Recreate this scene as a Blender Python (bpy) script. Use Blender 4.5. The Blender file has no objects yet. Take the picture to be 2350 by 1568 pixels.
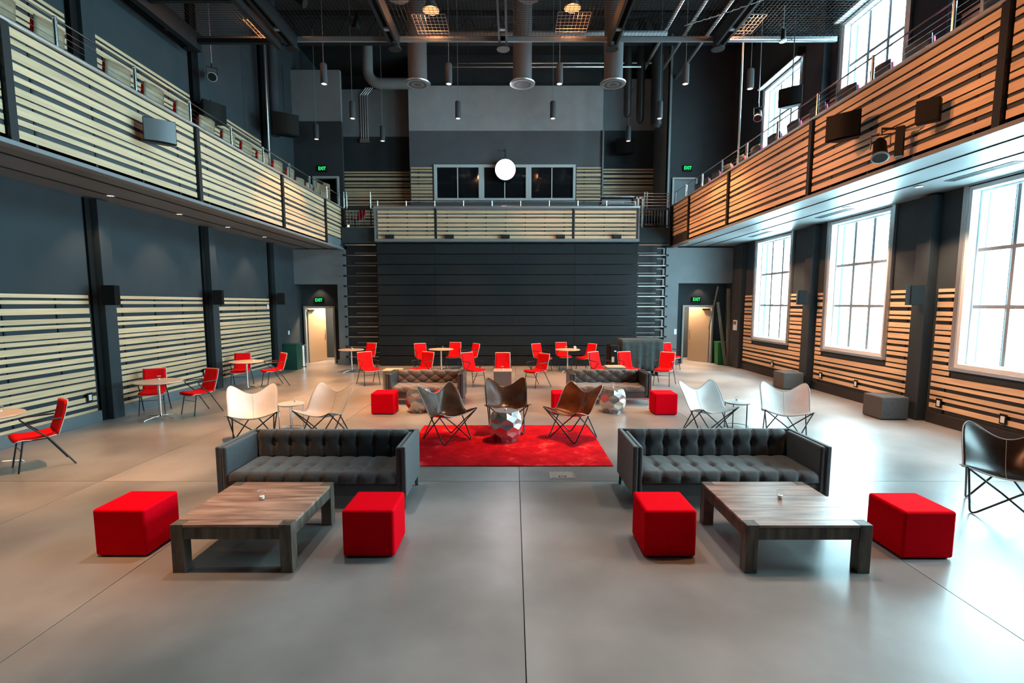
import bpy, math, random
from mathutils import Vector, Matrix
random.seed(7)
S = bpy.context.scene
COL = S.collection

# ------------------------------------------------------------------ camera, world, lights, exposure
FPX = 1140.0
PITCH = math.atan(115 / FPX)
cam_d = bpy.data.cameras.new('camera')
cam_d.sensor_fit = 'HORIZONTAL'
cam_d.sensor_width = 36.0
cam_d.lens = 36.0 * FPX / 2350
cam_d.shift_x = -3 / 2350
cam_d.shift_y = 28 / 2350
cam_d.clip_start = 0.05
cam_d.clip_end = 300
cam = bpy.data.objects.new('camera', cam_d)
cam.location = (0, 0, 2.3)
cam.rotation_euler = (math.pi / 2 - PITCH, 0, 0)
COL.objects.link(cam)
S.camera = cam

S.view_settings.view_transform = 'Standard'
S.view_settings.look = 'None'
S.view_settings.exposure = 0.6
S.view_settings.gamma = 1.0
S.view_settings.use_curve_mapping = False

world = bpy.data.worlds.new('daylight')
S.world = world
world.use_nodes = True
wn = world.node_tree.nodes
wl = world.node_tree.links
bg = wn['Background']
bg.inputs['Color'].default_value = (0.54, 0.90, 1.0, 1)
bg.inputs['Strength'].default_value = 23.0


def light(name, kind, loc, energy, color, aim=None, size=0.2, size_y=None, spot=None, blend=0.6, portal=False):
    d = bpy.data.lights.new(name, kind)
    d.energy = energy
    d.color = color
    if kind == 'AREA':
        d.size = size
        if size_y:
            d.shape = 'RECTANGLE'
            d.size_y = size_y
        if portal:
            d.cycles.is_portal = True
    else:
        d.shadow_soft_size = size
    if kind == 'SPOT':
        d.spot_size = math.radians(spot)
        d.spot_blend = blend
    o = bpy.data.objects.new(name, d)
    o.location = loc
    if aim is not None:
        v = Vector(aim) - Vector(loc)
        o.rotation_euler = v.to_track_quat('-Z', 'Y').to_euler()
    COL.objects.link(o)
    return o


WARM = (1.0, 0.50, 0.22)
WARM2 = (1.0, 0.66, 0.42)
# windows of the right-hand wall (y from, y to), lower and upper rows
WINY = [(14.70, 16.80), (10.85, 12.95), (6.97, 9.07), (3.10, 5.20)]
WLO = (1.13, 4.36)
WUP = (6.15, 9.15)
for (a, b) in WINY:
    for (z0, z1) in (WLO, WUP):
        light('window_portal', 'AREA', (8.42, (a + b) / 2, (z0 + z1) / 2), 1, (1, 1, 1),
              aim=(0, (a + b) / 2, (z0 + z1) / 2), size=b - a, size_y=z1 - z0, portal=True)


# ------------------------------------------------------------------ materials
def principled(name, color, rough=0.5, metal=0.0, **kw):
    m = bpy.data.materials.new(name)
    m.use_nodes = True
    p = m.node_tree.nodes['Principled BSDF']
    p.inputs['Base Color'].default_value = (*color, 1)
    p.inputs['Roughness'].default_value = rough
    p.inputs['Metallic'].default_value = metal
    for k, v in kw.items():
        p.inputs[k.replace('_', ' ')].default_value = v
    return m


def vary(m, color, amount=0.25, scale=6.0, stretch=(1, 1, 1), rand=0.0, detail=6.0, rough_var=0.0, bump=0.0, color2=None, object_coords=True, contrast=(0.3, 0.7)):
    """procedural tone variation: noise mixes two tones, the object's own random number shifts it"""
    nt = m.node_tree
    N, L = nt.nodes, nt.links
    p = N['Principled BSDF']
    tc = N.new('ShaderNodeTexCoord')
    mp = N.new('ShaderNodeMapping')
    mp.inputs['Scale'].default_value = stretch
    L.new(tc.outputs['Object'], mp.inputs['Vector'])
    no = N.new('ShaderNodeTexNoise')
    no.noise_dimensions = '4D'
    no.inputs['Scale'].default_value = scale
    no.inputs['Detail'].default_value = detail
    L.new(mp.outputs[0], no.inputs['Vector'])
    oi = N.new('ShaderNodeObjectInfo')
    mu = N.new('ShaderNodeMath'); mu.operation = 'MULTIPLY'; mu.inputs[1].default_value = 37.0
    L.new(oi.outputs['Random'], mu.inputs[0])
    L.new(mu.outputs[0], no.inputs['W'])
    cr = N.new('ShaderNodeValToRGB')
    cr.color_ramp.elements[0].position = contrast[0]
    cr.color_ramp.elements[1].position = contrast[1]
    c2 = color2 or tuple(c * (1 - amount) for c in color)
    c1 = tuple(min(1, c * (1 + amount * 0.5)) for c in color)
    cr.color_ramp.elements[0].color = (*c2, 1)
    cr.color_ramp.elements[1].color = (*c1, 1)
    L.new(no.outputs[0], cr.inputs[0])
    out = cr.outputs[0]
    if rand:
        hs = N.new('ShaderNodeHueSaturation')
        mr = N.new('ShaderNodeMapRange')
        mr.inputs[3].default_value = 1 - rand
        mr.inputs[4].default_value = 1 + rand
        L.new(oi.outputs['Random'], mr.inputs[0])
        L.new(mr.outputs[0], hs.inputs['Value'])
        L.new(out, hs.inputs['Color'])
        out = hs.outputs[0]
    L.new(out, p.inputs['Base Color'])
    if rough_var:
        mr2 = N.new('ShaderNodeMapRange')
        r = p.inputs['Roughness'].default_value
        mr2.inputs[3].default_value = max(0.02, r - rough_var)
        mr2.inputs[4].default_value = min(1, r + rough_var)
        L.new(no.outputs[0], mr2.inputs[0])
        L.new(mr2.outputs[0], p.inputs['Roughness'])
    if bump:
        b = N.new('ShaderNodeBump')
        b.inputs['Strength'].default_value = bump
        b.inputs['Distance'].default_value = 0.01
        L.new(no.outputs[0], b.inputs['Height'])
        L.new(b.outputs[0], p.inputs['Normal'])
    return m


def emis(name, color, strength):
    m = bpy.data.materials.new(name)
    m.use_nodes = True
    nt = m.node_tree
    nt.nodes.clear()
    e = nt.nodes.new('ShaderNodeEmission')
    e.inputs[0].default_value = (*color, 1)
    e.inputs[1].default_value = strength
    o = nt.nodes.new('ShaderNodeOutputMaterial')
    nt.links.new(e.outputs[0], o.inputs[0])
    return m


def glassy(name, tint=(1, 1, 1), refl=0.12):
    m = bpy.data.materials.new(name)
    m.use_nodes = True
    nt = m.node_tree
    nt.nodes.clear()
    t = nt.nodes.new('ShaderNodeBsdfTransparent'); t.inputs[0].default_value = (*tint, 1)
    g = nt.nodes.new('ShaderNodeBsdfGlossy'); g.inputs['Roughness'].default_value = 0.02
    fr = nt.nodes.new('ShaderNodeFresnel'); fr.inputs[0].default_value = 1.45
    mx = nt.nodes.new('ShaderNodeMixShader')
    o = nt.nodes.new('ShaderNodeOutputMaterial')
    ge = nt.nodes.new('ShaderNodeNewGeometry')
    iv = nt.nodes.new('ShaderNodeMath'); iv.operation = 'SUBTRACT'; iv.inputs[0].default_value = 1.0
    mu = nt.nodes.new('ShaderNodeMath'); mu.operation = 'MULTIPLY'
    nt.links.new(ge.outputs['Backfacing'], iv.inputs[1])
    nt.links.new(iv.outputs[0], mu.inputs[0])
    nt.links.new(fr.outputs[0], mu.inputs[1])
    nt.links.new(mu.outputs[0], mx.inputs[0])
    nt.links.new(t.outputs[0], mx.inputs[1])
    nt.links.new(g.outputs[0], mx.inputs[2])
    nt.links.new(mx.outputs[0], o.inputs[0])
    return m


M = {}
M['concrete'] = vary(principled('polished_concrete', (0.30, 0.29, 0.285), 0.315, Specular_IOR_Level=0.7), (0.30, 0.29, 0.285), 0.34, 0.8, rough_var=0.03, detail=9, rand=0.03, contrast=(0.36, 0.64))
M['joint'] = principled('joint_filler', (0.02, 0.02, 0.02), 0.9)
M['wall'] = vary(principled('charcoal_wall_paint', (0.029, 0.041, 0.050), 0.8, Specular_IOR_Level=0.3), (0.029, 0.041, 0.050), 0.12, 2.0)
M['wall_grey'] = vary(principled('slate_grey_wall_paint', (0.165, 0.19, 0.21), 0.75), (0.165, 0.19, 0.21), 0.10, 2.0)
M['booth_up'] = vary(principled('mid_grey_wall_paint', (0.34, 0.36, 0.385), 0.75), (0.34, 0.36, 0.385), 0.10, 2.0)
M['booth_low'] = vary(principled('soft_charcoal_wall_paint', (0.095, 0.105, 0.12), 0.75), (0.095, 0.105, 0.12), 0.10, 2.0)
M['wall_dark'] = vary(principled('black_wall_paint', (0.02, 0.026, 0.032), 0.8), (0.02, 0.026, 0.032), 0.2, 2.0)
M['ceiling'] = principled('black_ceiling_paint', (0.012, 0.014, 0.016), 0.85)
M['soffit'] = vary(principled('grey_soffit_paint', (0.17, 0.19, 0.20), 0.38), (0.17, 0.19, 0.20), 0.10, 1.5)
M['steel_dark'] = principled('dark_painted_steel', (0.012, 0.015, 0.018), 0.5, Specular_IOR_Level=0.3)
M['steel_grey'] = principled('grey_painted_steel', (0.17, 0.19, 0.21), 0.45)
M['upstand'] = principled('dark_grey_upstand', (0.055, 0.065, 0.075), 0.7, Specular_IOR_Level=0.2)
M['base'] = principled('baseboard_paint', (0.12, 0.15, 0.17), 0.5)
M['base_dark'] = principled('black_baseboard', (0.015, 0.015, 0.017), 0.6)
M['wood_slat'] = vary(principled('maple_slat_wood', (0.64, 0.47, 0.295), 0.45), (0.64, 0.47, 0.295), 0.22, 3.0, stretch=(0.5, 0.5, 9), rand=0.10)
M['chrome'] = principled('brushed_steel', (0.72, 0.74, 0.76), 0.22, 1.0)
M['alu'] = principled('satin_aluminium', (0.55, 0.58, 0.60), 0.38, 0.9)
M['white_frame'] = principled('light_grey_window_frame', (0.55, 0.60, 0.62), 0.45)
M['glass'] = glassy('clear_glass')
M['glass_dark'] = principled('dark_booth_glass', (0.01, 0.011, 0.014), 0.06, Specular_IOR_Level=0.7)
M['black'] = principled('black_plastic', (0.003, 0.0035, 0.004), 0.6, Specular_IOR_Level=0.2)
M['black_metal'] = principled('black_powder_coat', (0.010, 0.011, 0.013), 0.35)
M['red'] = vary(principled('red_upholstery', (0.86, 0.004, 0.006), 0.85, Specular_IOR_Level=0.12), (0.86, 0.004, 0.006), 0.08, 30)
M['red_ott'] = vary(principled('red_wool_fabric', (0.80, 0.003, 0.012), 0.9, Specular_IOR_Level=0.03), (0.85, 0.001, 0.010), 0.08, 60, bump=0.1)
M['shell'] = principled('pale_laminate_shell', (0.62, 0.50, 0.44), 0.4)
M['ply'] = vary(principled('plywood_seat_back', (0.34, 0.27, 0.18), 0.5), (0.34, 0.27, 0.18), 0.3, 4, stretch=(1, 1, 7))
M['ply_dark'] = vary(principled('dark_stained_seat_back', (0.05, 0.05, 0.055), 0.5), (0.05, 0.05, 0.055), 0.3, 4, stretch=(1, 1, 7))
M['pink'] = principled('magenta_cushion', (0.60, 0.02, 0.12), 0.8)
M['sofa'] = vary(principled('charcoal_velvet', (0.042, 0.049, 0.058), 0.75, Sheen_Weight=0.35), (0.042, 0.049, 0.058), 0.25, 40, bump=0.1)
M['sofa_brown'] = vary(principled('brown_tufted_velvet', (0.12, 0.075, 0.060), 0.6, Sheen_Weight=0.4), (0.12, 0.075, 0.060), 0.25, 25, bump=0.1)
M['sofa_side'] = vary(principled('dark_leather_arms', (0.05, 0.052, 0.055), 0.35), (0.05, 0.052, 0.055), 0.2, 10)
M['grey_felt'] = vary(principled('grey_felt', (0.085, 0.088, 0.090), 0.95), (0.085, 0.088, 0.090), 0.3, 60)
M['table_wood'] = vary(principled('weathered_walnut', (0.40, 0.27, 0.21), 0.30), (0.42, 0.28, 0.22), 0.5, 2.2, stretch=(1.2, 9, 9), rand=0.15, color2=(0.19, 0.11, 0.085), rough_var=0.02, contrast=(0.35, 0.7))
M['leg_wood'] = vary(principled('weathered_leg_wood', (0.13, 0.10, 0.08), 0.45), (0.14, 0.11, 0.085), 0.5, 3.0, stretch=(6, 6, 1.2), rand=0.1, color2=(0.04, 0.033, 0.028))
M['maple'] = vary(principled('light_maple_top', (0.80, 0.58, 0.42), 0.3), (0.80, 0.58, 0.42), 0.15, 3, stretch=(1, 8, 1))
M['white_leather'] = vary(principled('white_leather', (0.80, 0.76, 0.75), 0.5), (0.80, 0.76, 0.75), 0.06, 8)
M['cream_edge'] = principled('cream_piping', (0.45, 0.40, 0.36), 0.5)
M['brown_leather'] = vary(principled('cognac_leather', (0.17, 0.045, 0.018), 0.24), (0.20, 0.055, 0.020), 0.6, 5, color2=(0.07, 0.018, 0.010), rough_var=0.08)
M['choc_leather'] = vary(principled('chocolate_leather', (0.075, 0.032, 0.020), 0.25), (0.085, 0.036, 0.022), 0.6, 5, color2=(0.03, 0.014, 0.010), rough_var=0.08)
M['black_leather'] = vary(principled('black_brown_leather', (0.030, 0.020, 0.015), 0.25), (0.035, 0.022, 0.016), 0.5, 5, color2=(0.012, 0.009, 0.008), rough_var=0.08)
M['white_paint'] = principled('white_lacquer', (0.80, 0.76, 0.72), 0.35)
M['hex'] = principled('burnished_silver', (0.55, 0.55, 0.55), 0.34, 0.95)
M['hextop'] = principled('aged_silver_top', (0.30, 0.27, 0.25), 0.4, 0.7)
M['wax'] = principled('candle_wax', (0.85, 0.82, 0.76), 0.6)
M['green'] = principled('green_bin_paint', (0.005, 0.075, 0.055), 0.45)
M['green2'] = principled('green_bin_plastic', (0.010, 0.13, 0.035), 0.5)
M['cloth_teal'] = vary(principled('dark_blue_grey_cloth', (0.035, 0.060, 0.070), 0.9), (0.035, 0.060, 0.070), 0.3, 8)
M['exit'] = emis('exit_green_letters', (0.02, 1.0, 0.16), 1.6)
M['warm_glow'] = emis('warm_work_light', (1.0, 0.40, 0.16), 1.3)
M['lamp_white'] = emis('bright_lamp_lens', (1.0, 0.97, 1.0), 14.0)
M['downlight'] = emis('downlight_lens', (1.0, 0.80, 0.58), 2.5)
M['pend_lens'] = emis('pendant_lens', (1.0, 0.72, 0.55), 1.2)
M['outlet'] = principled('white_outlet_plate', (0.62, 0.70, 0.76), 0.4)
M['door_paint'] = principled('tan_door_leaf', (0.55, 0.40, 0.26), 0.5)
M['door_frame'] = principled('pale_grey_door_frame', (0.34, 0.36, 0.36), 0.5)
M['corridor'] = principled('corridor_wall', (0.34, 0.27, 0.19), 0.7)
M['board_grey'] = vary(principled('weathered_board', (0.17, 0.16, 0.12), 0.7), (0.17, 0.16, 0.12), 0.3, 5, stretch=(1, 1, 0.3))
M['white_plastic'] = principled('white_plastic', (0.75, 0.80, 0.82), 0.4)
M['beige_label'] = principled('beige_label', (0.5, 0.38, 0.22), 0.6)
M['bleacher'] = vary(principled('black_bleacher_board', (0.011, 0.016, 0.020), 0.65, Specular_IOR_Level=0.25), (0.011, 0.016, 0.020), 0.15, 3, rand=0.10)
M['floorbox'] = principled('pinkish_floor_box_lid', (0.50, 0.40, 0.36), 0.4, 0.3)


def rug_material():
    m = principled('distressed_red_rug', (0.6, 0.01, 0.02), 0.95, Specular_IOR_Level=0.1)
    nt = m.node_tree; N, L = nt.nodes, nt.links
    p = N['Principled BSDF']
    tc = N.new('ShaderNodeTexCoord')
    n1 = N.new('ShaderNodeTexNoise'); n1.inputs['Scale'].default_value = 2.2; n1.inputs['Detail'].default_value = 12; n1.inputs['Roughness'].default_value = 0.72
    L.new(tc.outputs['Object'], n1.inputs['Vector'])
    cr = N.new('ShaderNodeValToRGB')
    e = cr.color_ramp.elements
    e[0].position = 0.40; e[0].color = (0.50, 0.001, 0.006, 1)
    e[1].position = 0.66; e[1].color = (0.95, 0.09, 0.07, 1)
    k = e.new(0.56); k.color = (0.78, 0.002, 0.010, 1)
    L.new(n1.outputs[0], cr.inputs[0]); L.new(cr.outputs[0], p.inputs['Base Color'])
    return m


M['rug'] = rug_material()


# ------------------------------------------------------------------ mesh helpers
class MB:
    def __init__(s):
        s.v = []; s.f = []

    def box(s, x0, x1, y0, y1, z0, z1):
        n = len(s.v)
        s.v += [(x0, y0, z0), (x1, y0, z0), (x1, y1, z0), (x0, y1, z0), (x0, y0, z1), (x1, y0, z1), (x1, y1, z1), (x0, y1, z1)]
        s.f += [tuple(n + i for i in q) for q in ((3, 2, 1, 0), (4, 5, 6, 7), (0, 1, 5, 4), (1, 2, 6, 5), (2, 3, 7, 6), (3, 0, 4, 7))]
        return s

    def beam(s, a, b, w, h, up=(0, 0, 1)):
        a, b = Vector(a), Vector(b)
        d = (b - a).normalized()
        r = d.cross(Vector(up))
        if r.length < 1e-4:
            r = d.cross(Vector((1, 0, 0)))
        r.normalize()
        u = r.cross(d).normalized()
        n = len(s.v)
        for p in (a, b):
            for (i, j) in ((-1, -1), (1, -1), (1, 1), (-1, 1)):
                s.v.append(tuple(p + r * (w / 2 * i) + u * (h / 2 * j)))
        s.f += [tuple(n + i for i in q) for q in ((0, 1, 2, 3), (7, 6, 5, 4), (0, 4, 5, 1), (1, 5, 6, 2), (2, 6, 7, 3), (3, 7, 4, 0))]
        return s

    def tube(s, pts, r, n=8, closed=False, r2=None):
        pts = [Vector(p) for p in pts]
        k = len(pts)
        base = len(s.v)
        prev = None
        for i, p in enumerate(pts):
            if closed:
                d = (pts[(i + 1) % k] - pts[i - 1])
            else:
                d = pts[min(i + 1, k - 1)] - pts[max(i - 1, 0)]
            d.normalize()
            if prev is None:
                ref = Vector((0, 0, 1)) if abs(d.z) < 0.9 else Vector((1, 0, 0))
                a = d.cross(ref).normalized()
            else:
                a = (prev - d * prev.dot(d)).normalized()
            prev = a
            b = d.cross(a)
            rr = r if r2 is None else r + (r2 - r) * i / (k - 1)
            for j in range(n):
                t = 2 * math.pi * j / n
                s.v.append(tuple(p + a * (rr * math.cos(t)) + b * (rr * math.sin(t))))
        seg = k if closed else k - 1
        for i in range(seg):
            for j in range(n):
                a0 = base + i * n + j; a1 = base + i * n + (j + 1) % n
                b0 = base + ((i + 1) % k) * n + j; b1 = base + ((i + 1) % k) * n + (j + 1) % n
                s.f.append((a0, a1, b1, b0))
        if not closed:
            s.f.append(tuple(base + j for j in reversed(range(n))))
            s.f.append(tuple(base + (k - 1) * n + j for j in range(n)))
        return s

    def lathe(s, prof, n=24, c=(0, 0, 0), caps=True):
        """prof = [(r, z)]; closed top/bottom if r == 0 is not used"""
        base = len(s.v)
        for (r, z) in prof:
            for j in range(n):
                t = 2 * math.pi * j / n
                s.v.append((c[0] + r * math.cos(t), c[1] + r * math.sin(t), c[2] + z))
        for i in range(len(prof) - 1):
            for j in range(n):
                s.f.append((base + i * n + j, base + i * n + (j + 1) % n, base + (i + 1) * n + (j + 1) % n, base + (i + 1) * n + j))
        if caps:
            s.f.append(tuple(base + j for j in reversed(range(n))))
            s.f.append(tuple(base + (len(prof) - 1) * n + j for j in range(n)))
        return s

    def grid(s, fn, nu, nv):
        base = len(s.v)
        for i in range(nu + 1):
            for j in range(nv + 1):
                s.v.append(tuple(fn(i / nu, j / nv)))
        for i in range(nu):
            for j in range(nv):
                a = base + i * (nv + 1) + j
                s.f.append((a, a + nv + 1, a + nv + 2, a + 1))
        return s

    def xf(s, mat, start=0):
        for i in range(start, len(s.v)):
            s.v[i] = tuple(mat @ Vector(s.v[i]))
        return s

    def build(s, name, m, parent=None, smooth=False, bevel=0, seg=2, loc=None, solid=0, kind=None, auto=None):
        me = bpy.data.meshes.new(name)
        me.from_pydata(s.v, [], s.f)
        me.materials.append(m if not isinstance(m, str) else M[m])
        if smooth:
            me.polygons.foreach_set('use_smooth', [True] * len(me.polygons))
            if auto:
                me.set_sharp_from_angle(angle=math.radians(auto))
        me.update()
        o = bpy.data.objects.new(name, me)
        COL.objects.link(o)
        if solid:
            md = o.modifiers.new('thickness', 'SOLIDIFY'); md.thickness = solid; md.offset = 0
        if bevel:
            md = o.modifiers.new('bevel', 'BEVEL'); md.width = bevel; md.segments = seg; md.limit_method = 'ANGLE'
            me.polygons.foreach_set('use_smooth', [True] * len(me.polygons))
            wn_ = o.modifiers.new('normals', 'WEIGHTED_NORMAL'); wn_.keep_sharp = True
        if parent is not None:
            o.parent = parent
        if loc:
            o.location = loc
        if kind:
            o['kind'] = kind
        return o


def thing(name, label, cat, loc=(0, 0, 0), rz=0.0, group=None):
    o = bpy.data.objects.new(name, None)
    o.empty_display_size = 0.2
    o.location = loc
    o.rotation_euler = (0, 0, rz)
    o['label'] = label
    o['category'] = cat
    if group:
        o['group'] = group
    COL.objects.link(o)
    return o


def struct(o):
    o['kind'] = 'structure'
    return o


def sempty(name, loc=(0, 0, 0)):
    o = bpy.data.objects.new(name, None)
    o.location = loc
    o['kind'] = 'structure'
    COL.objects.link(o)
    return o


def dup(root, loc, rz, label, group=None):
    r = root.copy(); COL.objects.link(r)
    r.location = loc; r.rotation_euler = (0, 0, rz); r['label'] = label
    if group:
        r['group'] = group
    for ch in list(root.children):
        c = ch.copy(); COL.objects.link(c); c.parent = r
        for g in list(ch.children):
            d = g.copy(); COL.objects.link(d); d.parent = c
    return r


def place(proto, first, loc, rz, label, group=None):
    """the first placement moves the proto itself"""
    if first[0]:
        first[0] = False
        proto.location = loc; proto.rotation_euler = (0, 0, rz); proto['label'] = label
        if group:
            proto['group'] = group
        return proto
    return dup(proto, loc, rz, label, group)


def head(hx, hy):
    """rotation that turns local -Y (the front of a seat) to the direction (hx, hy)"""
    return math.atan2(hy, hx) + math.pi / 2


def box_piece(name, m, parent, x0, x1, y0, y1, z0, z1, bevel=0):
    """box whose origin sits at its own centre"""
    cx, cy, cz = (x0 + x1) / 2, (y0 + y1) / 2, (z0 + z1) / 2
    return MB().box(x0 - cx, x1 - cx, y0 - cy, y1 - cy, z0 - cz, z1 - cz).build(name, m, parent, bevel=bevel, loc=(cx, cy, cz))


# ------------------------------------------------------------------ floor: concrete slabs with saw-cut joints
floor = struct(MB().box(-8.35, 8.35, -6.0, 22.5, -0.30, -0.02).build('floor', 'joint'))
SX = [-8.15, -5.37, -3.30, 0.08, 3.50, 8.15]
SY = [-6.0, 1.2, 6.26, 22.3]
for i in range(5):
    for j in range(3):
        box_piece('slab', 'concrete', floor, SX[i] + 0.004, SX[i + 1] - 0.004, SY[j] + 0.004, SY[j + 1] - 0.004, -0.02, 0.0)


# ------------------------------------------------------------------ walls
def wall_with_holes(axis, pos, thick, a0, a1, z0, z1, holes, m, name):
    """axis 'x': wall plane at x=pos..pos+thick running along y; axis 'y': the other way"""
    us = sorted({a0, a1, *[h[0] for h in holes], *[h[1] for h in holes]})
    zs = sorted({z0, z1, *[h[2] for h in holes], *[h[3] for h in holes]})
    mb = MB()
    for i in range(len(us) - 1):
        for j in range(len(zs) - 1):
            cu, cz = (us[i] + us[i + 1]) / 2, (zs[j] + zs[j + 1]) / 2
            if any(h[0] < cu < h[1] and h[2] < cz < h[3] for h in holes):
                continue
            if axis == 'x':
                mb.box(pos, pos + thick, us[i], us[i + 1], zs[j], zs[j + 1])
            else:
                mb.box(us[i], us[i + 1], pos, pos + thick, zs[j], zs[j + 1])
    return struct(mb.build(name, m))


wall_left = wall_with_holes('x', -8.40, 0.25, -6.0, 22.5, 0, 12.0, [], 'wall', 'wall_left')
holes = []
for (a, b) in WINY:
    holes.append((a, b, *WLO)); holes.append((a, b, *WUP))
wall_right = wall_with_holes('x', 8.15, 0.35, -6.0, 22.5, 0, 12.0, holes, 'wall', 'wall_right')
wall_front = struct(MB().box(-8.4, 8.5, -6.25, -6.0, 0, 12).build('wall_front', 'wall_dark'))
ceiling = struct(MB().box(-8.4, 8.5, -6.25, 22.6, 12.0, 12.25).build('ceiling', 'ceiling'))

# lower back walls either side of the retracted seating, with door recesses
wall_back = struct(MB().box(-8.4, 8.5, 22.3, 22.55, 0, 12.0).build('wall_back', 'wall_dark'))
MB().box(-8.15, -6.55, 18.65, 19.2, 3.02, 4.30).box(-6.55, -6.24, 18.65, 22.3, 0, 4.30).build('door_surround', 'wall_grey', wall_back)
MB().box(6.15, 8.15, 18.65, 19.2, 3.06, 4.36).box(5.66, 6.15, 18.65, 22.3, 0, 4.36).build('door_surround', 'wall_grey', wall_back)
MB().box(-6.62, -6.22, 18.60, 18.66, 0, 0.20).build('plinth', 'base', wall_back)
MB().box(5.64, 6.20, 18.60, 18.66, 0, 0.20).build('plinth', 'base', wall_back)
DL = (-8.06, -6.86, 2.20)
DR = (6.50, 7.70, 2.24)
for (dx0, dx1, dz), (rx0, rx1) in ((DL, (-8.15, -6.55)), (DR, (6.15, 8.15))):
    wall_m = MB()
    wall_m.box(rx0, dx0, 19.2, 19.35, 0, 3.1).box(dx1, rx1, 19.2, 19.35, 0, 3.1).box(dx0, dx1, 19.2, 19.35, dz, 3.1)
    wall_m.build('recess_wall', 'wall', wall_back)
    c = MB().box(rx0, rx1, 21.2, 21.3, 0, 2.9).box(rx0, rx1, 19.35, 21.2, 2.8, 2.9)
    c.box(rx0, rx0 + 0.05, 19.35, 21.2, 0, 2.8).box(rx1 - 0.05, rx1, 19.35, 21.2, 0, 2.8)
    c.build('corridor_lining', 'wall', wall_back)


def make_door(name, x0, x1, zt, zb, y, leaf_side, label=None, leaf_ang=65):
    d = sempty(name, (0, y, zb))
    MB().box(x0, x0 + 0.07, -0.06, 0.10, 0, zt - zb).box(x1 - 0.07, x1, -0.06, 0.10, 0, zt - zb).box(x0 + 0.07, x1 - 0.07, -0.06, 0.10, zt - zb - 0.07, zt - zb).build('door_frame', 'door_frame', d, bevel=0.006)
    w = x1 - x0 - 0.18
    hx = x0 + 0.09 if leaf_side < 0 else x1 - 0.09
    sgn = 1 if leaf_side < 0 else -1
    leaf = MB().box(0, w * sgn, -0.02, 0.02, 0.01, zt - zb - 0.09) if sgn > 0 else MB().box(-w, 0, -0.02, 0.02, 0.01, zt - zb - 0.09)
    lo = leaf.build('door_leaf', 'door_paint', d, bevel=0.003)
    lo.location = (hx, 0.10, 0)
    lo.rotation_euler = (0, 0, math.radians(leaf_ang) * sgn)
    MB().tube([(sgn * (w - 0.10), -0.05, 0.85), (sgn * (w - 0.10), -0.06, 1.25)], 0.012).build('pull_handle', 'chrome', lo)
    MB().box(min(0, sgn * 0.3), max(0, sgn * 0.3), -0.07, -0.02, zt - zb - 0.20, zt - zb - 0.13).build('door_closer', 'steel_dark', lo)
    for hz in (0.25, 1.05, 1.85):
        MB().tube([(0, -0.03, hz), (0, -0.03, hz + 0.10)], 0.012).build('hinge', 'alu', lo)
    return d


make_door('door_1', DL[0], DL[1], DL[2], 0, 19.2, -1, leaf_ang=72)
make_door('door_2', DR[0], DR[1], DR[2], 0, 19.2, 1, leaf_ang=62)
light('corridor_lamp', 'AREA', (-7.3, 20.0, 2.75), 170, WARM2, aim=(-7.3, 20.3, 0), size=0.4)
light('corridor_lamp', 'AREA', (7.1, 20.0, 2.75), 170, WARM2, aim=(7.1, 20.3, 0), size=0.4)
# small downlight above each recessed door
light('recess_lamp', 'SPOT', (-7.4, 18.95, 2.98), 14, WARM2, aim=(-7.4, 19.25, 1.5), size=0.04, spot=95)
light('recess_lamp', 'SPOT', (7.1, 18.95, 3.02), 14, WARM2, aim=(7.1, 19.25, 1.5), size=0.04, spot=95)

# upper back: door walls, recessed slatted walls, control-room facade
MB().box(-8.15, -7.48, 19.1, 19.25, 4.3, 9.0).box(-6.50, -6.35, 19.1, 19.25, 4.3, 9.0).box(-7.48, -6.50, 19.1, 19.25, 7.02, 9.0).box(-8.15, -6.35, 19.1, 19.25, 4.3, 4.9).build('upper_wall', 'wall_dark', wall_back)
MB().box(-8.15, -6.35, 19.1, 19.25, 9.0, 10.8).build('upper_wall', 'wall_grey', wall_back)
MB().box(5.73, 5.93, 19.1, 19.25, 4.3, 12.0).box(6.86, 8.15, 19.1, 19.25, 4.3, 12.0).box(5.93, 6.86, 19.1, 19.25, 6.97, 12.0).box(5.93, 6.86, 19.1, 19.25, 4.3, 4.9).build('upper_wall', 'wall_dark', wall_back)
MB().box(5.73, 5.80, 19.0, 21.2, 4.9, 12.0).build('corner_trim', 'steel_grey', wall_back)
MB().box(-7.3, -4.10, 21.0, 21.15, 4.9, 9.06).build('upper_wall', 'wall_dark', wall_back)
MB().box(-7.3, -4.10, 21.0, 21.15, 9.06, 10.9).build('upper_wall', 'wall_grey', wall_back)
MB().box(3.52, 6.3, 21.0, 21.15, 4.9, 9.3).build('upper_wall', 'wall', wall_back)
MB().box(3.52, 6.3, 21.0, 21.15, 9.3, 11.3).build('upper_wall', 'wall_grey', wall_back)
wall_with_holes('y', 20.3, 0.2, -4.10, 3.52, 4.9, 9.06, [(-3.14, 2.46, 6.37, 7.76)], 'booth_low', 'wall_booth')
bth = bpy.data.objects['wall_booth']; bth.name = 'booth_wall'; bth.parent = wall_back; del bth['kind']
MB().box(-4.10, 3.52, 20.3, 20.5, 9.06, 10.75).build('upper_wall', 'booth_up', wall_back)
MB().box(-4.10, 3.52, 20.55, 20.7, 10.75, 12.0).build('upper_wall', 'wall_dark', wall_back)
MB().box(-4.10, -4.0, 20.5, 21.0, 4.9, 10.75).box(3.42, 3.52, 20.5, 21.0, 4.9, 10.75).build('booth_return', 'wall', wall_back)
MB().box(3.50, 3.56, 20.22, 20.32, 4.9, 9.06).build('corner_trim', 'steel_grey', wall_back)
MB().box(-3.1, 2.4, 21.4, 21.5, 4.9, 9.0).build('booth_back', 'wall_dark', wall_back)
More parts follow.
